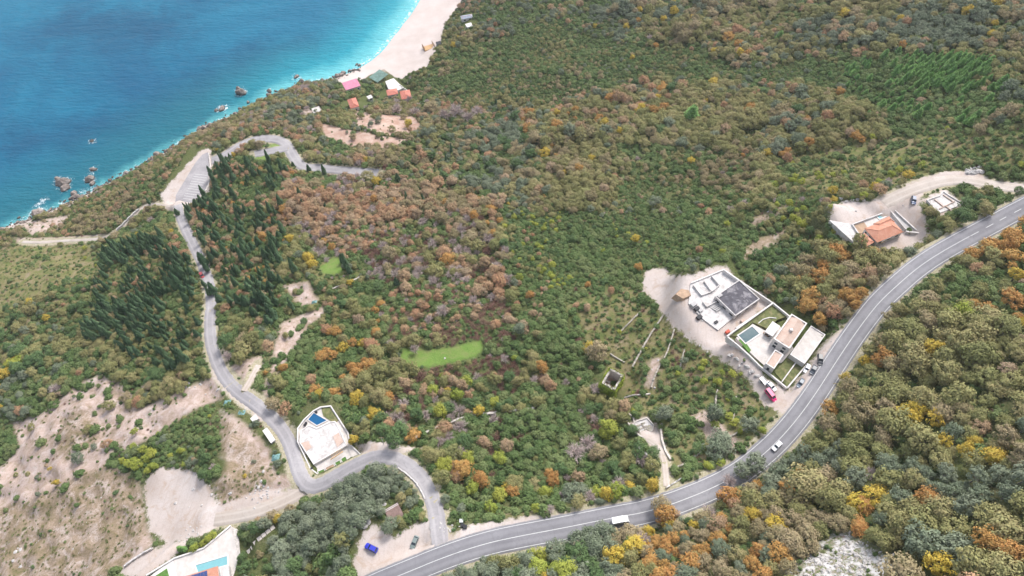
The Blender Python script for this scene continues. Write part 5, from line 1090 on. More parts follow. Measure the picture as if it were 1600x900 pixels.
# ------------------------------------------------------------------ pool house in the hairpin
def pool_house():
    z = pad_z['pool_house']+0.1; c = P1(505, 690); T = Thing('pool_house', 'white flat-roofed house with blue pool inside the hairpin bend', 'house', c[0], c[1], z)
    rim = [(500,635),(517,633),(544,675),(548,694),(566,711),(545,727),(502,746),(484,732),(464,690),(464,669),(474,655),(489,641)]
    T.prism('yard', [U(a, b, z+.2) for a, b in rim], z-3.5, z+0.2, PAVE)
    pr = ccw([U(a, b, z+1.2) for a, b in rim]); T.parapet(pr, z-3.0, 4.0, 0.4, WHITE, name='boundary_wall', skip=())
    H = 1.5; dk = [U(a, b, z+H) for a, b in [(470,673),(482,664),(495,669),(516,659),(524,658),(533,675),(542,696),(490,726),(468,692)]]
    dk = ccw(dk); T.prism('wall', dk, z-1, z+H-0.2, WHITE); T.parapet(dk, z+H-0.2, 0.35, 0.35, WHITE); T.prism('roof_deck', inset(dk, 0.36), z+H-0.35, z+H-0.1, LCONC)
    T.prism('roof_terrace', [U(a, b, z+H) for a, b in [(520,682),(529,676),(537,690),(527,699)]], z+H-0.12, z+H+0.06, TILE_P)
    T.prism('roof_terrace', [U(a, b, z+H) for a, b in [(470,692),(482,689),(487,699),(477,706)]], z+H-0.12, z+H+0.05, TILE_P)
    pool(T, [U(a, b, z+.4) for a, b in [(490,644),(513,657),(495,666),(480,656)]], z+0.4, POOL_B, w=0.3)
    T.prism('garden', [U(a, b, z+.4) for a, b in [(502,637),(515,636),(529,657),(522,661),(505,650)]], z, z+0.4, TURF)
    for (a, b, c_, d, m) in [((495,737),(506,732),(512,741),(503,745),LUSH),((507,731),(521,724),(527,733),(513,740),EARTH),((522,723),(531,718),(535,727),(528,732),LUSH),((532,717),(540,712),(544,720),(536,726),LUSH)]:
        pl = ccw([U(*q, z+.6) for q in (a, b, c_, d)]); g = T.prism('planter', inset(pl, 0.2), z-1, z+0.6, m); T.parapet(pl, z-1, 1.75, 0.22, WHITE, name='planter_wall', parent=g)
    T.wall('pergola_beam', U(516,718,z+2.6), U(536,705,z+2.6), 0.3, z+2.3, z+2.6, TIMBER)
    for q in range(7): a = U(519+q*2.4, 716-q*1.6, z+2.7); T.wall('pergola_slat', a, a+np.array((-0.6, 1.6)), 0.12, z+2.6, z+2.72, TIMBER)
    st = ccw([U(a, b, z+.6) for a, b in [(543,700),(549,695),(566,711),(550,716)]]); T.prism('entrance_ramp', st, z-2, z+0.45, PAVE)
    for a, b in ((478,661),(494,644),(476,664),(487,732)): 
        p = U(a, b, z+.7); T.prism('planting_pot', [p+np.array(k)*0.4 for k in ((-1,-1),(1,-1),(1,1),(-1,1))], z, z+1.1, BLACK)
pool_house()

# ------------------------------------------------------------------ villa in the lower left corner
def corner_villa():
    z = pad_z['corner_villa']+0.1; c = P1(320, 880); T = Thing('corner_villa', 'villa with solar panels and pale pool court at the lower left', 'house', c[0], c[1], z)
    T.prism('court', [U(a, b, z+.4) for a, b in [(272,873),(299,864),(318,857),(360,822),(372,828),(375,865),(360,915),(262,915)]], z-3, z+0.4, PAVE)
    pl = [(228,899),(272,872),(299,863),(318,856),(360,821)]
    for a, b in zip(pl[:-1], pl[1:]): T.wall('boundary_wall', U(*a, z+1), U(*b, z+1), 0.5, z-3, z+1.0, WHITE)
    T.prism('lawn_terrace', [U(a, b, z+.4) for a, b in [(215,915),(270,874),(280,915)]], z-3, z+0.45, WHITE); T.prism('lawn', [U(a, b, z+.5) for a, b in [(238,903),(261,888),(268,915),(236,915)]], z, z+0.55, LUSH)
    pool(T, [U(a, b, z+.4) for a, b in [(303,882),(357,866),(358,884),(308,897)]], z+0.4, POOL_L, w=0.5, h=0.18)
    H = 3.6; w = ccw(rect(U(286,902,z+H), U(340,885,z+H), U(345,905,z+H)))
    T.prism('wall', w, z-1, z+H, WHITE); cen = w.mean(0); ov = w+(w-cen)*0.03
    k = ov; d = [np.array((*p, z+H)) for p in k]
    r = T.prism('roof', ov, z+H, z+H+0.22, TILE_O, bottom=True)
    rr = rect(U(286,902,z+H), U(340,885,z+H), U(345,905,z+H)); SOLAR = NT('solar_panel'); SOLAR.base((0.05, 0.075, 0.20)); SOLAR.rough(0.2); SOLAR = SOLAR.m
    for q in range(6):
        for v in range(2): T.prism('solar_panel', between(rr, 0.12+0.098*q, 0.21+0.098*q, 0.08+0.3*v, 0.36+0.3*v), z+H+0.25, z+H+0.36, SOLAR, r)
    a = [U(*q, z+2.6) for q in [(342,886),(357,884),(360,905),(345,907)]]; T.prism('side_wing', a, z-1, z+2.6, LCONC)
    for i in range(4):
        for q in range(3): T.window(w[i], w[(i+1) % 4], (q+.25)/3, (q+.7)/3, z+0.8, z+2.6, GLASS, FRAME)
    st = [(372,866),(366,845),(362,826),(370,826),(374,850)]
    T.prism('driveway', [U(a, b, z+.5) for a, b in st], z-1, z+0.55, LSTONE)
    for k in range(7):
        p0 = U(386+k*7, 863-k*5.2, z+.6); p1 = U(392+k*7, 858.5-k*5.2, z+.6); g = float(tz(*p0)); T.wall('stair_flight', p0, p1, 1.4, min(z, g)-1.5, max(z, g)+0.45, LSTONE)
corner_villa()
def hut():
    z = pad_z['hut']; c = P1(616, 802); T = Thing('hut', 'small hut with brown corrugated roof above the gravel lot', 'hut', c[0], c[1], z)
    H = 2.8; w = ccw(rect(U(600,797,z+H), U(611,820,z+H), U(632,807,z+H))); T.prism('wall', inset(w, 0.35), z-0.6, z+H-0.1, LSTONE)
    k = w
    if np.linalg.norm(k[1]-k[0]) > np.linalg.norm(k[2]-k[1]): k = np.roll(k, -1, 0)
    r = T.prism('roof', w, z+H-0.1, z+H+0.08, BROWNROOF, bottom=True)
    rr = [w[0], w[1], w[2], w[3]]
    for q in range(11): T.prism('roof_rib', between(rr, 0.03+0.085*q, 0.065+0.085*q, 0.01, 0.99), z+H+0.08, z+H+0.16, BROWNROOF if q not in (0, 1) else LCONC, r)
    for i in range(4): T.window(inset(w, .35)[i], inset(w, .35)[(i+1) % 4], .35, .65, z+0.2 if i == 1 else z+0.9, z+2.1, BLACK if i != 1 else WOOD, FRAME, name='door' if i == 1 else 'window')
hut()
def ruin():
    z = pad_z['ruin']; c = P1(958, 605); T = Thing('stone_ruin', 'roofless stone ruin overgrown with ivy', 'ruin', c[0], c[1], z)
    H = 6.5; w = ccw(rect(U(940,598,z+H), U(961,609,z+H), U(983,590,z+H))); q = inset(w, 0.7)
    r = random.Random(5)
    for i in range(4):
        j = (i+1) % 4; n = 7
        for k in range(n):
            a, b = w[i]+(w[j]-w[i])*k/n, w[i]+(w[j]-w[i])*(k+1)/n; c_, d = q[i]+(q[j]-q[i])*(k+1)/n, q[i]+(q[j]-q[i])*k/n
            T.prism('wall_block', [a, b, c_, d], z-1.5, z+H-r.uniform(0, 0.5)-(1.3 if r.random() < .2 else 0), LSTONE)
    T.prism('floor', q, z-1, z+0.2, EARTH)
    for k in range(9): p = q.mean(0)+np.array((r.uniform(-2, 2), r.uniform(-1.6, 1.6))); s = r.uniform(.4, .9); T.prism('fallen_stone', [p+np.array(v)*s for v in ((-1,-.6),(.8,-.9),(1,.7),(-.7,1))], z, z+r.uniform(.5, 1.3), LSTONE, taper=.25)
    V, F = crown_round(77, nc=14, nl=40, leaf=.1, zc=.5); V = V*1.5+np.array((*(q.mean(0)+np.array((1.2, .8))), z))-T.b; link('shrub_inside', mesh_np('shrub_inside', V, F, protoC['green'][0].materials[0]), T.o)
    IVY = leaf_mat('ivy_leaves', [(0, (0.15, 0.20, 0.03)), (1, (0.20, 0.24, 0.035))], (0.26, 0.30, 0.05)); rg = np.random.default_rng(9)
    for i in range(4):
        j = (i+1) % 4; m = 1500; f = rg.uniform(-0.05, 1.05, m); h = rg.uniform(-0.5, H-0.5, m); d = w[j]-w[i]; L = np.linalg.norm(d); d /= L; nn = np.array((d[1], -d[0]))
        bul = 0.25+0.6*rg.random(m)*(1-0.5*h/H)+0.35*np.sin(f*9+i)*np.cos(h*0.9); bul = np.maximum(bul, 0.05)
        c3 = np.c_[w[i][0]+d[0]*L*f+nn[0]*bul, w[i][1]+d[1]*L*f+nn[1]*bul, z+h]-T.b
        top = rg.random(m) < 0.02; c3[top, 2] = (z+H+rg.uniform(-.3, .35, top.sum()))-T.b[2]; c3[top, :2] -= nn*rg.uniform(0.2, 1.1, (top.sum(), 1))
        V, F = quads(c3, np.c_[np.full(m, nn[0]), np.full(m, nn[1]), np.full(m, 0.5)]+rg.standard_normal((m, 3))*0.45, 0.24, rg)
        link('ivy', mesh_np('ivy', V, F, IVY), T.o)
ruin()
def chapel():
    z = pad_z['chapel']; c = P1(1005, 668); T = Thing('chapel_foundation', 'pale paved chapel foundation with low walls below the ruin', 'foundation', c[0], c[1], z)
    s = ccw([U(a, b, z+.5) for a, b in [(987,663),(994,657),(1011,652),(1022,664),(1020,673),(1008,684)]]); T.prism('paving', s, z-1.2, z+0.4, LCONC); T.parapet(s, z+0.4, 0.45, 0.45, LSTONE, name='low_wall', skip=())
    for a, b in [((994,666),(1008,660)),((996,672),(1011,665)),((1000,677),(1008,672)),((1002,661),(1009,671))]: T.wall('footing', U(*a, z+.7), U(*b, z+.7), 0.5, z+0.3, z+0.7, STONE)
    cc = U(1015, 669, z+.6); T.prism('round_plinth', [cc+1.2*np.array((math.cos(k*math.pi/6), math.sin(k*math.pi/6))) for k in range(12)], z+0.3, z+0.8, STONE)
chapel()
def beach_house(name, lab, quad, H, roofmat, hip=True, rh=1.4, wall=WHITE, cat='house', zoff=0.0, over=0.5):
    a, b = np.mean(np.array(quad), 0); p = P1(a, b+4, 0); z = p[2]+zoff; w = ccw(rect(*[U(*q, z+H) for q in quad[:3]])); g = min(float(tz(*q)) for q in w)
    T = Thing(name, lab, cat, p[0], p[1], z)
    T.prism('wall', w, g-1, z+H, wall)
    if hip: T.hip('roof', *w, z+H, rh, roofmat, over=over)
    else:
        cen = w.mean(0); T.prism('roof', w+(w-cen)*0.06, z+H, z+H+0.25, roofmat, bottom=True)
    for i in range(4):
        n = max(1, int(np.linalg.norm(w[(i+1) % 4]-w[i])/3.5))
        for q in range(n): T.window(w[i], w[(i+1) % 4], (q+.3)/n, (q+.7)/n, z+0.8, z+2.3, GLASS, FRAME)
    return T
beach_house('beach_bar', 'low building with pink sheet roof at the edge of the beach', [(535,130),(541,141),(565,138)], 3.6, PINK, hip=False)
beach_house('beach_house', 'house with red tiled roof on the slope above the pink roof', [(543,156),(548,169),(563,172)], 4.2, TILE_R, rh=1.6)
beach_house('beach_house', 'right house of the beach restaurant with red hipped roof', [(625,143),(628,155),(643,154)], 4.4, TILE_R, rh=1.5)
T_ = beach_house('restaurant', 'white beach restaurant with small red roof and terrace', [(604,141),(606,149),(622,149)], 4.2, TILE_R, rh=0.9)
zz = T_.b[2]; T_.prism('terrace', [U(a, b, zz+1.2) for a, b in [(602,127),(615,122),(630,137),(622,141),(607,139)]], zz-4, zz+1.2, WHITE)
for k in range(6): p = U(625+k*2.6, 132.5+k*2.0, zz+2.0); T_.prism('baluster', [p+np.array(q)*0.4 for q in ((-1,-1),(1,-1),(1,1),(-1,1))], zz-2, zz+2.2, WHITE)
def canopy():
    p = P1(595, 122); z = p[2]; T = Thing('beach_canopy', 'dark green slatted canopy over tables on the beach', 'canopy', p[0], p[1], z); w = ccw(rect(U(576,121,z+3), U(590,129,z+3), U(612,119,z+3)))
    for q in inset(w, 0.4): T.prism('post', [q+np.array(k)*0.12 for k in ((-1,-1),(1,-1),(1,1),(-1,1))], float(tz(*q))-0.3, z+2.9, WOOD)
    for k in range(9): T.prism('canopy_panel', between(list(w), 0.005+k/9, (k+0.88)/9, 0, 1), z+2.9, z+3.05, GREENROOF, bottom=True)
canopy()
beach_house('kiosk', 'tiny white kiosk between the pink roof and the restaurant', [(573,151),(576,155),(583,153)], 2.6, WHITE, hip=False)
beach_house('beach_hut', 'blue grey roofed hut at the upper edge of the beach', [(720,25),(722,30),(740,31)], 3.0, GREYROOF, rh=0.8)
beach_house('beach_hut', 'white roofed hut below the blue grey hut by the beach', [(727,38),(730,43),(739,41)], 2.8, WHITE, hip=False)
beach_house('beach_shed', 'small dark shed at the foot of the beach slope', [(681,66),(683,70),(690,69)], 2.8, BLACK, hip=False, wall=GREENROOF)
beach_house('cabin', 'pale flat cabin among trees left of the red beach house', [(487,170),(490,177),(501,173)], 2.8, PAVE, hip=False, wall=LSTONE)
def beach_frame():
    p = P1(670, 77); z = p[2]; T = Thing('timber_frame', 'open timber frame standing on the beach sand', 'frame', p[0], p[1], z); w = ccw(rect(U(660,74,z), U(664,80,z), U(682,79,z)))
    T.prism('deck', w, z-0.6, z+0.45, TIMBER)
    for u in (0, .25, .5, .75, 1):
        for v in (0, 1): q = between(list(w), u, u, v, v)[0]; T.prism('post', [q+np.array(k)*0.16 for k in ((-1,-1),(1,-1),(1,1),(-1,1))], z, z+3.4, WOOD)
    for v in (0, 1): a, b = between(list(w), 0, 1, v, v)[:2]; T.wall('beam', a, b, 0.25, z+3.4, z+3.6, WOOD)
beach_frame()
def container():
    p = P1(420, 680); z = p[2]; T = Thing('white_container', 'white cabin container below the lower road', 'container', p[0], p[1], z)
    w = ccw(rect(U(410,673,z+2.6), U(423,692,z+2.6), U(430,687,z+2.6))); g = min(float(tz(*q)) for q in w); T.prism('body', w, g-0.3, z+2.5, WHITE); T.prism('roof', w+(w-w.mean(0))*0.02, z+2.5, z+2.6, WHITE, bottom=True)
    for i in range(4): T.window(w[i], w[(i+1) % 4], .3, .6, z+0.7, z+2.0, GLASS, FRAME)
    p = P1(398, 655); T = Thing('shed', 'small white-roofed shed beside the lower road', 'shed', p[0], p[1], p[2]); z = p[2]; w = ccw(rect(U(391,654,z+2.3), U(396,660,z+2.3), U(405,655,z+2.3))); T.prism('wall', w, z-1.5, z+2.2, CONC); T.prism('roof', w+(w-w.mean(0))*0.05, z+2.2, z+2.35, WHITE, bottom=True); T.window(w[0], w[1], .3, .6, z+.2, z+1.9, WOOD, FRAME, name='door')
container()
def tarp(px, py, s, lab):
    p = P1(px, py); r = np.random.default_rng(px); n = 7; V, F = [], []
    for j in range(n):
        for i in range(n):
            x, y = p[0]+(i/(n-1)-.5)*s, p[1]+(j/(n-1)-.5)*s*0.8; e = min(i, j, n-1-i, n-1-j); V.append((x+r.normal(0, .12), y+r.normal(0, .12), float(tz(x, y))+0.08+min(e, 2)*0.45*r.uniform(.5, 1.2)))
    F = [(j*n+i, j*n+i+1, (j+1)*n+i+1, (j+1)*n+i) for j in range(n-1) for i in range(n-1)]
    o = link('tarpaulin', mesh_py('tarpaulin', [np.array(v)-p for v in V], F, TEAL)); o.location = p; tag(o, lab, 'tarpaulin')
tarp(355, 630, 3.4, 'crumpled teal tarpaulin at the road edge, topmost of three'); tarp(378, 645, 2.8, 'small teal tarpaulin left of the white-roofed shed'); tarp(431, 715, 3.4, 'teal tarpaulin heap below the white container'); tarp(491, 472, 2.6, 'small teal tarpaulin beside the orange trees on the slope')

# ------------------------------------------------------------------ stone walls, channel, fences
def stone_wall(name, lab, pts, h, t, mat, sink=0.6, cat='wall'):
    w = P(*np.array(pts, float).T); w = densify(smooth_line(w, 2), 1.2); n = len(w); nr = frame_of(w); r = np.random.default_rng(len(lab)*7+n); b = w[n//2]
    V, F = [], []
    for i in range(n):
        g = float(tz(w[i, 0], w[i, 1])); hh = h*r.uniform(0.75, 1.15); tt = t*r.uniform(0.85, 1.15)/2; jx = r.normal(0, .05, 2)
        for s, zz in ((-1, -sink), (-0.85, hh), (0.85, hh), (1, -sink)): V.append((w[i, 0]+nr[i, 0]*tt*s+jx[0]-b[0], w[i, 1]+nr[i, 1]*tt*s+jx[1]-b[1], g+zz-b[2]))
    for i in range(n-1):
        for k in range(3): a = i*4+k; F.append((a, a+1, a+5, a+4))
    F += [(0, 3, 2, 1), ((n-1)*4, (n-1)*4+1, (n-1)*4+2, (n-1)*4+3)]
    o = link(name, mesh_py(name, V, F, mat)); o.location = b; tag(o, lab, cat)
stone_wall('terrace_wall', 'long upper dry stone terrace wall running down to the ruin', [(1036,493),(1022,514),(1007,538),(988,574)], 1.0, 0.7, STONE)
stone_wall('terrace_wall', 'middle dry stone terrace wall, longest of the terraces', [(1053,516),(1043,550),(1033,568),(1024,584),(1017,607)], 1.2, 0.6, STONE)
stone_wall('terrace_wall', 'short dry stone terrace wall beside the small olive', [(1069,547),(1065,562),(1062,575)], 1.2, 0.6, STONE)
stone_wall('terrace_wall', 'short terrace wall above the lower olives', [(1120,610),(1118,622),(1117,633)], 1.2, 0.6, STONE)
stone_wall('terrace_wall', 'thin cross wall between the ruin and the terraces', [(975,622),(995,618),(1016,616)], 0.8, 0.6, LSTONE)
stone_wall('terrace_wall', 'faint upper terrace wall at the top of the terraces', [(1000,488),(993,495),(982,506),(970,518)], 0.7, 0.6, STONE)
stone_wall('terrace_wall', 'short broken wall above the ivy ruin', [(953,553),(963,560),(976,567)], 0.7, 0.6, STONE)
stone_wall('terrace_wall', 'low terrace wall between the two lower olives', [(1150,620),(1149,640),(1143,660)], 0.8, 0.6, STONE)
stone_wall('field_wall', 'field wall curving from the olives to the chapel path', [(1186,659),(1157,674),(1130,688),(1105,697),(1082,717),(1062,730),(1045,732)], 0.9, 0.7, STONE)
stone_wall('field_wall', 'long curved field wall across the wooded slope', [(606,698),(640,690),(677,672),(700,662),(725,654),(760,648),(800,644),(835,640)], 1.6, 0.9, LSTONE)
stone_wall('path_wall', 'white wall along the right side of the chapel path', [(1034,664),(1032,676),(1034,690),(1040,706),(1047,719)], 1.0, 0.8, LSTONE)
stone_wall('path_wall', 'dark low wall along the left side of the chapel', [(974,655),(984,667),(996,679),(1007,689)], 1.0, 0.6, LSTONE)
stone_wall('path_wall', 'small bent wall above the chapel foundation', [(982,646),(986,651),(990,653),(990,660)], 0.9, 0.6, LSTONE)
stone_wall('garden_wall', 'low stone wall below the small hillside lawn', [(520,452),(535,446),(550,440),(565,432)], 0.8, 0.7, LSTONE)
stone_wall('retaining_wall', 'white retaining wall by the cliff footpath', [(183,361),(195,350),(205,340),(218,328)], 1.6, 0.6, LCONC)
stone_wall('retaining_wall', 'pale wall on the bare slope left of the corner villa', [(195,886),(210,874),(225,865),(240,857)], 1.2, 0.6, LCONC)
stone_wall('roadside_wall', 'low white kerb wall outside the curve of the lower road', [(622,731),(640,744),(655,760),(664,780)], 0.55, 0.5, LCONC)
stone_wall('roadside_wall', 'short concrete wall at the roadside below the chapel path', [(1040,763),(1050,757),(1065,748)], 0.9, 0.5, LCONC)
stone_wall('water_channel', 'dark concrete water channel beside the chapel path', [(993,695),(1003,704),(1013,714),(1019,726),(1021,740)], 0.9, 0.7, CONC, cat='channel')
stone_wall('roadside_wall', 'pale kerb wall along the seaside car park', [(326,240),(329,262),(328,286),(322,299)], 0.9, 0.5, WHITE)

# ------------------------------------------------------------------ rocks
def rock_mesh(seed, mat, flat=0.75):
    bm = bmesh.new(); bmesh.ops.create_icosphere(bm, subdivisions=3, radius=1.0); r = np.random.default_rng(seed); pl = unit(r, 9); off = r.uniform(0.55, 0.9, 9)
    for v in bm.verts:
        p = np.array(v.co); 
        for n_, o_ in zip(pl, off):
            d = p @ n_-o_
            if d > 0: p = p-n_*d*0.9
        p = p*(1+0.10*math.sin(p[0]*5+seed)*math.cos(p[1]*6-seed)+r.normal(0, 0.025)); v.co = p*np.array((1, 0.85, flat))
    me = bpy.data.meshes.new('rock'); bm.to_mesh(me); bm.free(); me.materials.append(mat); return me
SHORE_ROCKS = [rock_mesh(10+i, ROCK) for i in range(4)]; PALE_ROCKS = [rock_mesh(30+i, LROCK, 0.65) for i in range(4)]
TENS = ['', '', 'twenty', 'thirty', 'forty', 'fifty', 'sixty']; ONES = ['', 'first', 'second', 'third', 'fourth', 'fifth', 'sixth', 'seventh', 'eighth', 'ninth', 'tenth', 'eleventh', 'twelfth', 'thirteenth', 'fourteenth', 'fifteenth', 'sixteenth', 'seventeenth', 'eighteenth', 'nineteenth']
def nth(k):
    if k == 1: return 'leftmost'
    if k < 20: return ONES[k]+' from left'
    return (TENS[k//10]+('-'+ONES[k % 10] if k % 10 else '')).replace('twenty', 'twentieth' if k == 20 else 'twenty').replace('thirty', 'thirtieth' if k == 30 else 'thirty')+' from left'
def rocks(name, lst, meshes, lab, grp, sea=False):
    for q, (a, b, r, h) in enumerate(sorted(lst)):
        if sea: x, y = unproj_z(a, b, h*0.4); z = 0.0 if float(tz(x, y)) < 0.3 else float(tz(x, y))
        else: x, y, z = P1(a, b)
        o = link(name, meshes[q % 4]); o.location = (float(x), float(y), float(z)+0.1*h); o.scale = (r*0.92, r*0.8, h*1.25); o.rotation_euler = (0, 0, q*1.7); tag(o, f'{"large " if r > 3.5 else "small " if r < 2 else ""}{lab}, {nth(q+1)}', 'rock', grp)
rocks('sea_rock', SEA_ROCKS, SHORE_ROCKS, 'brown rock at the foot of the sea cliff', 'rocks along the shore', True)
rg = np.random.default_rng(77)
rocks('boulder', [(1298+rg.uniform(-4,4), 322+k*1.2+rg.uniform(-3,3), rg.uniform(.7,1.5), rg.uniform(.6,1.1)) for k in range(7)]+[(1305+k*9, 314+rg.uniform(-3,3), rg.uniform(.7,1.6), rg.uniform(.6,1.2)) for k in range(6)], PALE_ROCKS, 'pale boulder at the edge of the gravel yard', 'boulders round the gravel yard')
rocks('boulder', [(1516+rg.uniform(-8,20), 266+rg.uniform(-5,5), rg.uniform(.7,1.7), rg.uniform(.7,1.4)) for k in range(14)], PALE_ROCKS, 'pale boulder in the pile where the gravel drive bends', 'boulders at the gravel drive')
rocks('boulder', [(1140+k*4.0, 556+k*3.2+rg.uniform(-5,4), rg.uniform(.5,1.2), rg.uniform(.4,.9)) for k in range(13)], PALE_ROCKS, 'pale boulder on the bank below the villa wall', 'boulders on the yard bank')
rocks('boulder', [(rg.uniform(0,40), rg.uniform(855,895), rg.uniform(.5,1.3), rg.uniform(.2,.5)) for k in range(5)], PALE_ROCKS, 'grey boulder on the slope at the lower left corner', 'boulders on the lower left slope')
rocks('boulder', [(rg.uniform(270,420), rg.uniform(735,795), rg.uniform(.4,1.0), rg.uniform(.3,.7)) for k in range(14)]+[(rg.uniform(290,345), rg.uniform(590,620), rg.uniform(.4,1.0), rg.uniform(.3,.7)) for k in range(10)], PALE_ROCKS, 'pale stone lying beside the dirt lot or lane', 'stones beside the dirt lot')
rocks('boulder', [(a, b, s, s*.7) for a, b, s in [(553,830,1.6),(548,836,1.3),(600,788,1.2),(643,804,2.0),(650,800,1.4),(575,815,1.4),(568,822,1.8),(932,783,.9),(660,788,.9),(695,560,.7)]], PALE_ROCKS, 'white boulder near the gravel lot and brown hut', 'boulders near the gravel lot')
def outcrop():
    p = P1(1312, 870); T = Thing('rock_outcrop', 'jagged white limestone outcrop among bushes at the lower right', 'rocks', *p); r = random.Random(4); n = 0
    while n < 260:
        a, b = r.gauss(1310, 42), r.gauss(876, 19)
        if not (1225 < a < 1400 and 826 < b < 915) or b < 905-0.9*(a-1225) : continue
        q = P1(a, b); o = link('rock', PALE_ROCKS[n % 4], T.o); s = r.uniform(.2, .75)*(1.5 if r.random() < .15 else 1); o.location = q-p+np.array((0, 0, 0.0)); o.scale = (s, s*r.uniform(.5, 1), s*r.uniform(.6, 1.3)); o.rotation_euler = (r.uniform(-.3, .3), r.uniform(-.3, .3), r.uniform(0, 6)); n += 1
outcrop()

# ------------------------------------------------------------------ loose stones nobody could count
def spread(name, lab, pts, zz, size, srcs, cat):
    n = len(pts); me = bpy.data.meshes.new(name); me.vertices.add(n); me.vertices.foreach_set('co', np.c_[pts, zz].astype(np.float32).ravel())
    a = me.attributes.new('rot', 'FLOAT_VECTOR', 'POINT'); a.data.foreach_set('vector', np.c_[rng.normal(0, 0.3, (n, 2)), rng.uniform(0, 6.28, n)].astype(np.float32).ravel())
    a = me.attributes.new('size', 'FLOAT_VECTOR', 'POINT'); a.data.foreach_set('vector', (size[:, None]*rng.uniform(0.6, 1.3, (n, 3))).astype(np.float32).ravel())
    o = link(name, me); tag(o, lab, cat, kind='stuff')
    ng = bpy.data.node_groups.new(name, 'GeometryNodeTree'); ng.interface.new_socket('Geometry', in_out='INPUT', socket_type='NodeSocketGeometry'); ng.interface.new_socket('Geometry', in_out='OUTPUT', socket_type='NodeSocketGeometry')
    N = ng.nodes; gi = N.new('NodeGroupInput'); go = N.new('NodeGroupOutput'); iop = N.new('GeometryNodeInstanceOnPoints'); jn = N.new('GeometryNodeJoinGeometry')
    for q in srcs:
        oi = N.new('GeometryNodeObjectInfo'); oi.inputs['Object'].default_value = q; oi.inputs['As Instance'].default_value = True; oi.transform_space = 'ORIGINAL'; ng.links.new(oi.outputs['Geometry'], jn.inputs[0])
    ng.links.new(gi.outputs[0], iop.inputs['Points']); ng.links.new(jn.outputs[0], iop.inputs['Instance']); iop.inputs['Pick Instance'].default_value = True
    for nm, so in (('rot', 'Rotation'), ('size', 'Scale')):
        q = N.new('GeometryNodeInputNamedAttribute'); q.data_type = 'FLOAT_VECTOR'; q.inputs['Name'].default_value = nm; ng.links.new([k for k in q.outputs if k.enabled and k.name == 'Attribute'][0], iop.inputs[so])
    ng.links.new(iop.outputs[0], go.inputs[0]); o.modifiers.new('spread', 'NODES').node_group = ng
def stones():
    x = rng.uniform(-330, 330, 160000); y = rng.uniform(0, 420, 160000); d = np.maximum.reduce([zsample(zone_sd[k], x, y) for k in ('dirt', 'scree', 'heath')]); edge = np.exp(-np.abs(zsample(zone_sd['dirt'], x, y))/1.6)
    pn = zsample(smooth_noise(9, 33), x, y); ok = (d > -1) & (rng.random(len(x)) < 0.05+0.22*edge+0.12*(pn > 0.8)) & (zsample(pads_sd, x, y) < -0.5) & (zsample(np.where(best > 1e8, 50, best), x, y) > 0.6)
    x, y = x[ok], y[ok]; s_ = rng.uniform(0.10, 0.26, len(x))*np.where(rng.random(len(x)) < 0.08, 2.2, 1.0)
    src = [o for o in bpy.data.objects if o.name.startswith('boulder')][:4]; spread('loose_stones', 'loose pale stones strewn over the bare ground', np.c_[x, y], tz(x, y), s_, src, 'stones')
    w = densify(shore_w[2:21], 0.8); n = len(w)*2; k = rng.integers(0, len(w), n); p = w[k]+rng.normal(0, 2.4, (n, 2)); keepm = rng.random(n) < 0.75; p = p[keepm]; z = np.maximum(tz(p[:, 0], p[:, 1]), -0.3)
    src = [o for o in bpy.data.objects if o.name.startswith('sea_rock')][:4]; spread('shore_stones', 'jumble of dark rocks along the waterline below the cliffs', p, z, rng.gamma(2.0, 0.42, len(p))+0.25, src, 'rocks')
stones()

# ------------------------------------------------------------------ vehicles
def paint(name, c):
    if name in MATS: return MATS[name]
    t = NT(name); t.base(c); t.rough(0.3); t.b.inputs['Specular IOR Level'].default_value = 0.5; t.b.inputs['Coat Weight'].default_value = 0.4; MATS[name] = t.m; return t.m
TYRE = surf('tyre', (0.025, 0.025, 0.025), var=0.2, scale=4, rough=0.9, bump=0); LAMP = surf('lamp_glass', (0.75, 0.75, 0.72), var=0.05, scale=4, rough=0.1, bump=0); RED_LAMP = surf('tail_lamp', (0.45, 0.03, 0.03), var=0.05, scale=4, rough=0.2, bump=0)
def loft(st, prof):
    V, F = [], []; k = len(prof)
    for x, w, zb, zt in st:
        for py_, pz in prof: V.append((x, w*py_, zb+(zt-zb)*pz))
    for i in range(len(st)-1):
        for j in range(k-1): a = i*k+j; F.append((a, a+1, a+k+1, a+k))
    F += [tuple(range(k)), tuple(reversed(range((len(st)-1)*k, len(st)*k)))]
    return V, F
PROF = [(-.90, 0), (-1, .25), (-1, .62), (-.93, .92), (-.80, 1), (.80, 1), (.93, .92), (1, .62), (1, .25), (.90, 0)]
SHAPES = {  # hull stations (x, half width, bottom, top) and cabin: x0, x1 at the belt, x0, x1 at the roof, belt, roof
 'car': ([(-2.15,.72,.38,.72),(-2.05,.84,.26,.86),(-1.2,.90,.22,.94),(0.3,.90,.22,.95),(1.1,.89,.22,.90),(1.8,.84,.24,.78),(2.12,.70,.32,.62)], (-1.75,1.05,-1.25,.30,.92,1.44), 1.32),
 'suv': ([(-2.2,.76,.42,.85),(-2.1,.90,.30,1.02),(-1.2,.95,.26,1.06),(0.4,.95,.26,1.06),(1.2,.94,.26,1.02),(1.95,.89,.28,.92),(2.22,.74,.38,.72)], (-2.0,1.0,-1.65,.35,1.04,1.70), 1.40),
 'van': ([(-2.6,.86,.42,1.05),(-2.55,.95,.32,1.2),(-1.2,.98,.28,1.25),(0.9,.98,.28,1.25),(1.7,.96,.28,1.18),(2.4,.90,.30,1.0),(2.65,.76,.40,.8)], (-2.5,1.75,-2.4,1.0,1.2,2.15), 1.65)}
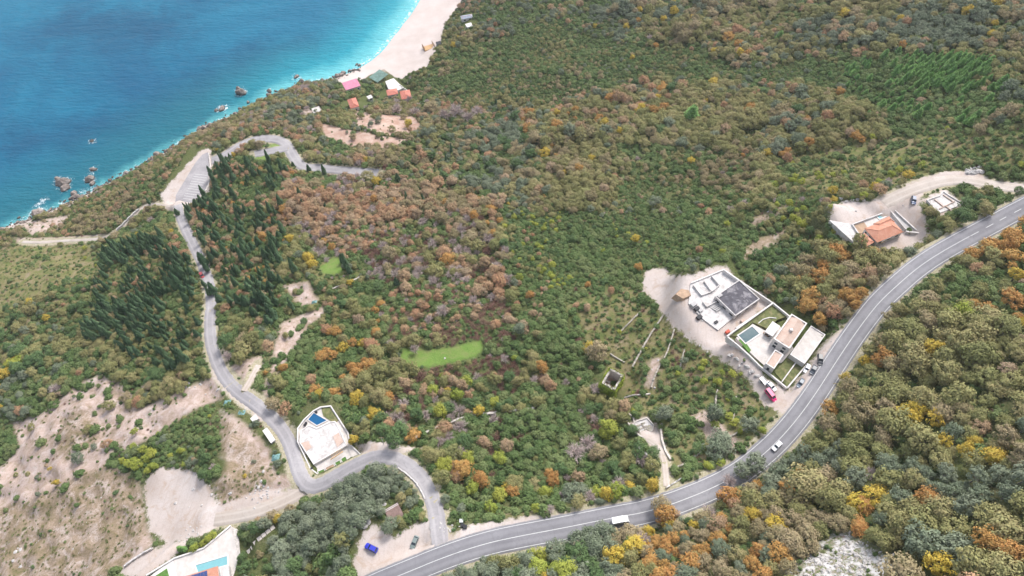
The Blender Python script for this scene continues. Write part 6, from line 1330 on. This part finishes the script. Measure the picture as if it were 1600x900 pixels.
def vehicle(name, lab, px, py, tx, ty, shape, pname, colour, scale=1.0):
    p = P1(px, py); q = P1(tx, ty); h = math.atan2(q[1]-p[1], q[0]-p[0]); z = p[2]+0.16
    s = SHAPES[shape]; pm = paint(pname, colour); t = empty(name, (p[0], p[1], z), h, (scale,)*3); tag(t, lab, 'van' if shape == 'van' else 'car')
    V, F = loft(s[0], PROF); me = mesh_py('body', V, F, pm); me.polygons.foreach_set('use_smooth', np.ones(len(F), bool)); body = link('body', me, t)
    b0, b1, r0, r1, zb, zr = s[1]; W = s[0][2][1]; wb, wr = W*0.93, W*0.74
    C_ = [(b0, -wb, zb), (b1, -wb, zb), (b1, wb, zb), (b0, wb, zb), (r0, -wr, zr), (r1, -wr, zr), (r1, wr, zr), (r0, wr, zr)]
    link('cabin', mesh_py('cabin', C_, [(4, 5, 6, 7), (0, 1, 5, 4), (1, 2, 6, 5), (2, 3, 7, 6), (3, 0, 4, 7)], pm), t)
    def pane(nm, a, b, c, d, n_):
        A = [np.array(C_[i], float) for i in (a, b, c, d)]; m = sum(A)/4; o = np.array(n_)*0.02
        link(nm, mesh_py(nm, [m+(v-m)*0.86+o for v in A], [(0, 1, 2, 3)], GLASS), t)
    pane('windscreen', 1, 2, 6, 5, (.8, 0, .6)); pane('rear_window', 3, 0, 4, 7, (-.9, 0, .4)); pane('side_window', 0, 1, 5, 4, (0, -.95, .3)); pane('side_window', 2, 3, 7, 6, (0, .95, .3))
    ax = s[2]
    for x in (-ax, ax):
        for y in (-1, 1):
            v, f = tube((x, y*(W-.24), .33), (x, y*(W+.01), .33), .33, .33, 14); wme = mesh_py('wheel', v, f.tolist()+[list(range(14)), list(range(14, 28))], TYRE); wo = link('wheel', wme, t)
            v, f = tube((x, y*(W-.1), .33), (x, y*(W+.025), .33), .2, .2, 10); link('rim', mesh_py('rim', v, f.tolist()+[list(range(10, 20))], METAL), wo)
    xe = s[0][-1][0]; xr = s[0][0][0]; zf = s[0][-1][3]-.08
    for y in (-1, 1):
        for nm, x0, x1, m in (('headlight', xe-.28, xe-.02, LAMP), ('tail_light', xr+.0, xr+.12, RED_LAMP)):
            y0, y1 = y*W*.5, y*W*.86; zz0 = zf-.02 if nm == 'headlight' else zf+.08
            v = [(x, yy, zc) for zc in (zz0-.1, zz0+.08) for x, yy in ((x0, y0), (x1, y0), (x1, y1), (x0, y1))]; link(nm, mesh_py(nm, v, [(4, 5, 6, 7), (0, 1, 5, 4), (1, 2, 6, 5), (2, 3, 7, 6), (3, 0, 4, 7)], m), t)
    return t
vehicle('parked_car', 'bright blue car parked on the pale gravel lot', 581, 857, 573, 853, 'suv', 'blue_paint', (0.02, 0.03, 0.42), 1.02)
vehicle('parked_car', 'grey green car parked near the lane junction', 648, 848, 645, 855, 'car', 'grey_green_paint', (0.16, 0.20, 0.19))
vehicle('red_van', 'crimson red van parked at the end of the bare yard', 1203, 619, 1210, 626, 'van', 'crimson_paint', (0.56, 0.015, 0.14), 1.0)
vehicle('parked_car', 'white pickup car beside the red van', 1204, 605, 1209, 610, 'car', 'white_paint', (0.75, 0.76, 0.78))
vehicle('parked_car', 'black car nearest the road among cars below the villa', 1280, 563, 1281, 571, 'suv', 'black_paint', (0.02, 0.022, 0.03))
vehicle('parked_car', 'dark car beside the small white car below the villa', 1270, 579, 1267, 585, 'car', 'dark_blue_paint', (0.03, 0.04, 0.06))
vehicle('parked_car', 'small white car against the villa garden wall', 1260, 577, 1257, 584, 'car', 'white_paint', (0.75, 0.76, 0.78), 0.95)
vehicle('parked_car', 'slate grey car, lowest in the row below the villa', 1250, 600, 1246, 606, 'car', 'slate_paint', (0.10, 0.13, 0.17))
vehicle('parked_car', 'blue car on the gravel behind the orange-roofed house', 1426, 315, 1426, 321, 'suv', 'navy_paint', (0.03, 0.06, 0.14))
vehicle('moving_car', 'silver white car on the main road bend', 1213, 698, 1208, 703, 'car', 'silver_paint', (0.72, 0.73, 0.75))
vehicle('parked_car', 'red car on the cypress-lined lane', 316, 431, 320, 438, 'car', 'red_paint', (0.45, 0.06, 0.06))
def truck():
    p = P1(967, 815); q = P1(985, 811); h = math.atan2(q[1]-p[1], q[0]-p[0]); t = empty('delivery_truck', (p[0], p[1], p[2]+0.16), h, (0.9, 0.9, 0.9)); tag(t, 'white box truck driving along the main road', 'truck'); pm = paint('white_paint', (0.75, 0.76, 0.78))
    def bx(nm, x0, x1, w, z0, z1, m, par=None, nose=0.0):
        v = [(x0, -w, z0), (x1, -w, z0), (x1, w, z0), (x0, w, z0), (x0, -w*.97, z1), (x1-nose, -w*.97, z1), (x1-nose, w*.97, z1), (x0, w*.97, z1)]
        return link(nm, mesh_py(nm, v, [(4, 5, 6, 7), (0, 1, 5, 4), (1, 2, 6, 5), (2, 3, 7, 6), (3, 0, 4, 7), (0, 3, 2, 1)], m), par or t)
    bx('cargo_box', -2.9, 1.5, 1.15, .95, 3.1, pm); bx('chassis', -2.8, 3.2, .9, .5, .95, BLACK); cab = bx('cab', 1.65, 3.4, 1.1, .7, 2.5, pm, nose=.45); bx('bumper', 3.35, 3.55, 1.1, .45, .8, METAL)
    link('windscreen', mesh_py('windscreen', [(3.28, -.95, 1.55), (3.28, .95, 1.55), (3.0, .92, 2.36), (3.0, -.92, 2.36)], [(0, 1, 2, 3)], GLASS), t)
    for y in (-1, 1):
        link('side_window', mesh_py('side_window', [(1.95, y*1.12, 1.55), (3.0, y*1.12, 1.55), (2.8, y*1.1, 2.3), (1.95, y*1.1, 2.3)], [(0, 1, 2, 3)], GLASS), t); bx('headlight', 3.3, 3.56, .001, .85, 1.1, LAMP)
        for x in (-1.9, 2.5): v, f = tube((x, y*.8, .45), (x, y*1.12, .45), .45, .45, 14); wo = link('wheel', mesh_py('wheel', v, f.tolist()+[list(range(14)), list(range(14, 28))], TYRE), t); v, f = tube((x, y*1.0, .45), (x, y*1.14, .45), .25, .25, 10); link('rim', mesh_py('rim', v, f.tolist()+[list(range(10, 20))], METAL), wo)
truck()
def trailer():
    p = P1(1193, 597); q = P1(1197, 602); h = math.atan2(q[1]-p[1], q[0]-p[0]); t = empty('flat_trailer', (p[0], p[1], p[2]+0.1), h); tag(t, 'grey flat trailer behind the white car by the red van', 'trailer')
    def bx(nm, x0, x1, y0, y1, z0, z1, m): v = [(x, y, z) for z in (z0, z1) for x, y in ((x0, y0), (x1, y0), (x1, y1), (x0, y1))]; link(nm, mesh_py(nm, v, [(4, 5, 6, 7), (0, 1, 5, 4), (1, 2, 6, 5), (2, 3, 7, 6), (3, 0, 4, 7), (0, 3, 2, 1)], m), t)
    bx('bed', -1.8, 1.5, -.85, .85, .5, .62, METAL); bx('drawbar', 1.5, 2.6, -.06, .06, .45, .55, METAL)
    for y in (-.85, .78): bx('side_rail', -1.8, 1.5, y, y+.07, .62, .95, METAL)
    for y in (-1, 1): v, f = tube((-.3, y*.88, .3), (-.3, y*1.05, .3), .3, .3, 12); link('wheel', mesh_py('wheel', v, f.tolist()+[list(range(12)), list(range(12, 24))], TYRE), t)
trailer()
def bin_(px, py, m, lab):
    p = P1(px, py); T = Thing('waste_bin', lab, 'bin', *p); q = p[:2]; z = p[2]+0.05; c = lambda s, k=.45: [q+np.array(v)*np.array((s, k)) for v in ((-1,-1),(1,-1),(1,1),(-1,1))]
    T.prism('body', c(.55, .5), z+.1, z+1.1, m, taper=-0.12); T.prism('lid', c(.64, .58), z+1.1, z+1.22, m, bottom=True)
    for sx_ in (-.45, .45): v, f = tube((q[0]+sx_, q[1]-.5, z+.1), (q[0]+sx_+.08, q[1]-.5, z+.1), .1, .1, 8); T.mesh('wheel', v, f.tolist(), TYRE)
bin_(721, 815, surf('white_bin', (.6, .62, .62), scale=2, bump=0), 'white waste bin at the lane junction'); bin_(723, 822, BLACK, 'left black waste bin at the lane junction'); bin_(727, 824, BLACK, 'right black waste bin at the lane junction')
def pole(px, py, h, lab):
    p = P1(px, py); T = Thing('utility_pole', lab, 'pole', *p); v, f = tube((p[0], p[1], p[2]-.5), (p[0], p[1], p[2]+h), .14, .09, 8); T.mesh('shaft', v, f.tolist(), LCONC); T.wall('cross_arm', p[:2]+np.array((-.8, 0)), p[:2]+np.array((.8, 0)), .12, p[2]+h-.5, p[2]+h-.35, WOOD)
pole(600, 694, 7.0, 'pale utility pole beside the hairpin road'); pole(335, 460, 6.5, 'short pole beside the cypress-lined lane')
def rubble(px, py, w, n, lab):
    p = P1(px, py); T = Thing('rubble_heap', lab, 'rubble', *p); r = random.Random(n)
    for k in range(n): x, y = r.gauss(0, w/2), r.gauss(0, w/3); o = link('rubble_stone', PALE_ROCKS[k % 4], T.o); s = r.uniform(.15, .5); o.location = (x, y, float(tz(p[0]+x, p[1]+y))-p[2]+s*.2); o.scale = (s, s, s*.8); o.rotation_euler = (0, 0, r.uniform(0, 6))
rubble(698, 826, 3.6, 26, 'dark rubble heap at the mouth of the lane'); rubble(1110, 500, 5, 34, 'scattered rubble in front of the concrete shell'); rubble(300, 835, 5, 30, 'rubble at the lower edge of the dirt lot'); rubble(412, 768, 5, 34, 'pale rubble heap beside the dirt track')

# ------------------------------------------------------------------ haze over the bay
def haze():
    b = 30200.0; z0, z1 = -34.0, 382.0
    V = [(x, y, z) for z in (z0, z1) for x, y in ((-b, -b), (b, -b), (b, b), (-b, b))]
    m = bpy.data.materials.new('sea_haze'); m.use_nodes = True; nt = m.node_tree; nt.nodes.remove(nt.nodes['Principled BSDF'])
    pv = nt.nodes.new('ShaderNodeVolumePrincipled'); pv.inputs['Color'].default_value = (0.92, 0.95, 1.0, 1); pv.inputs['Density'].default_value = HAZE; pv.inputs['Anisotropy'].default_value = 0.2
    nt.links.new(pv.outputs[0], nt.nodes['Material Output'].inputs['Volume'])
    o = link('haze', mesh_py('haze', V, [(3, 2, 1, 0), (4, 5, 6, 7), (0, 1, 5, 4), (1, 2, 6, 5), (2, 3, 7, 6), (3, 0, 4, 7)], m)); tag(o, 'thin pale sea haze over the whole bay', 'haze', kind='stuff')
HAZE = 0.00008
haze()
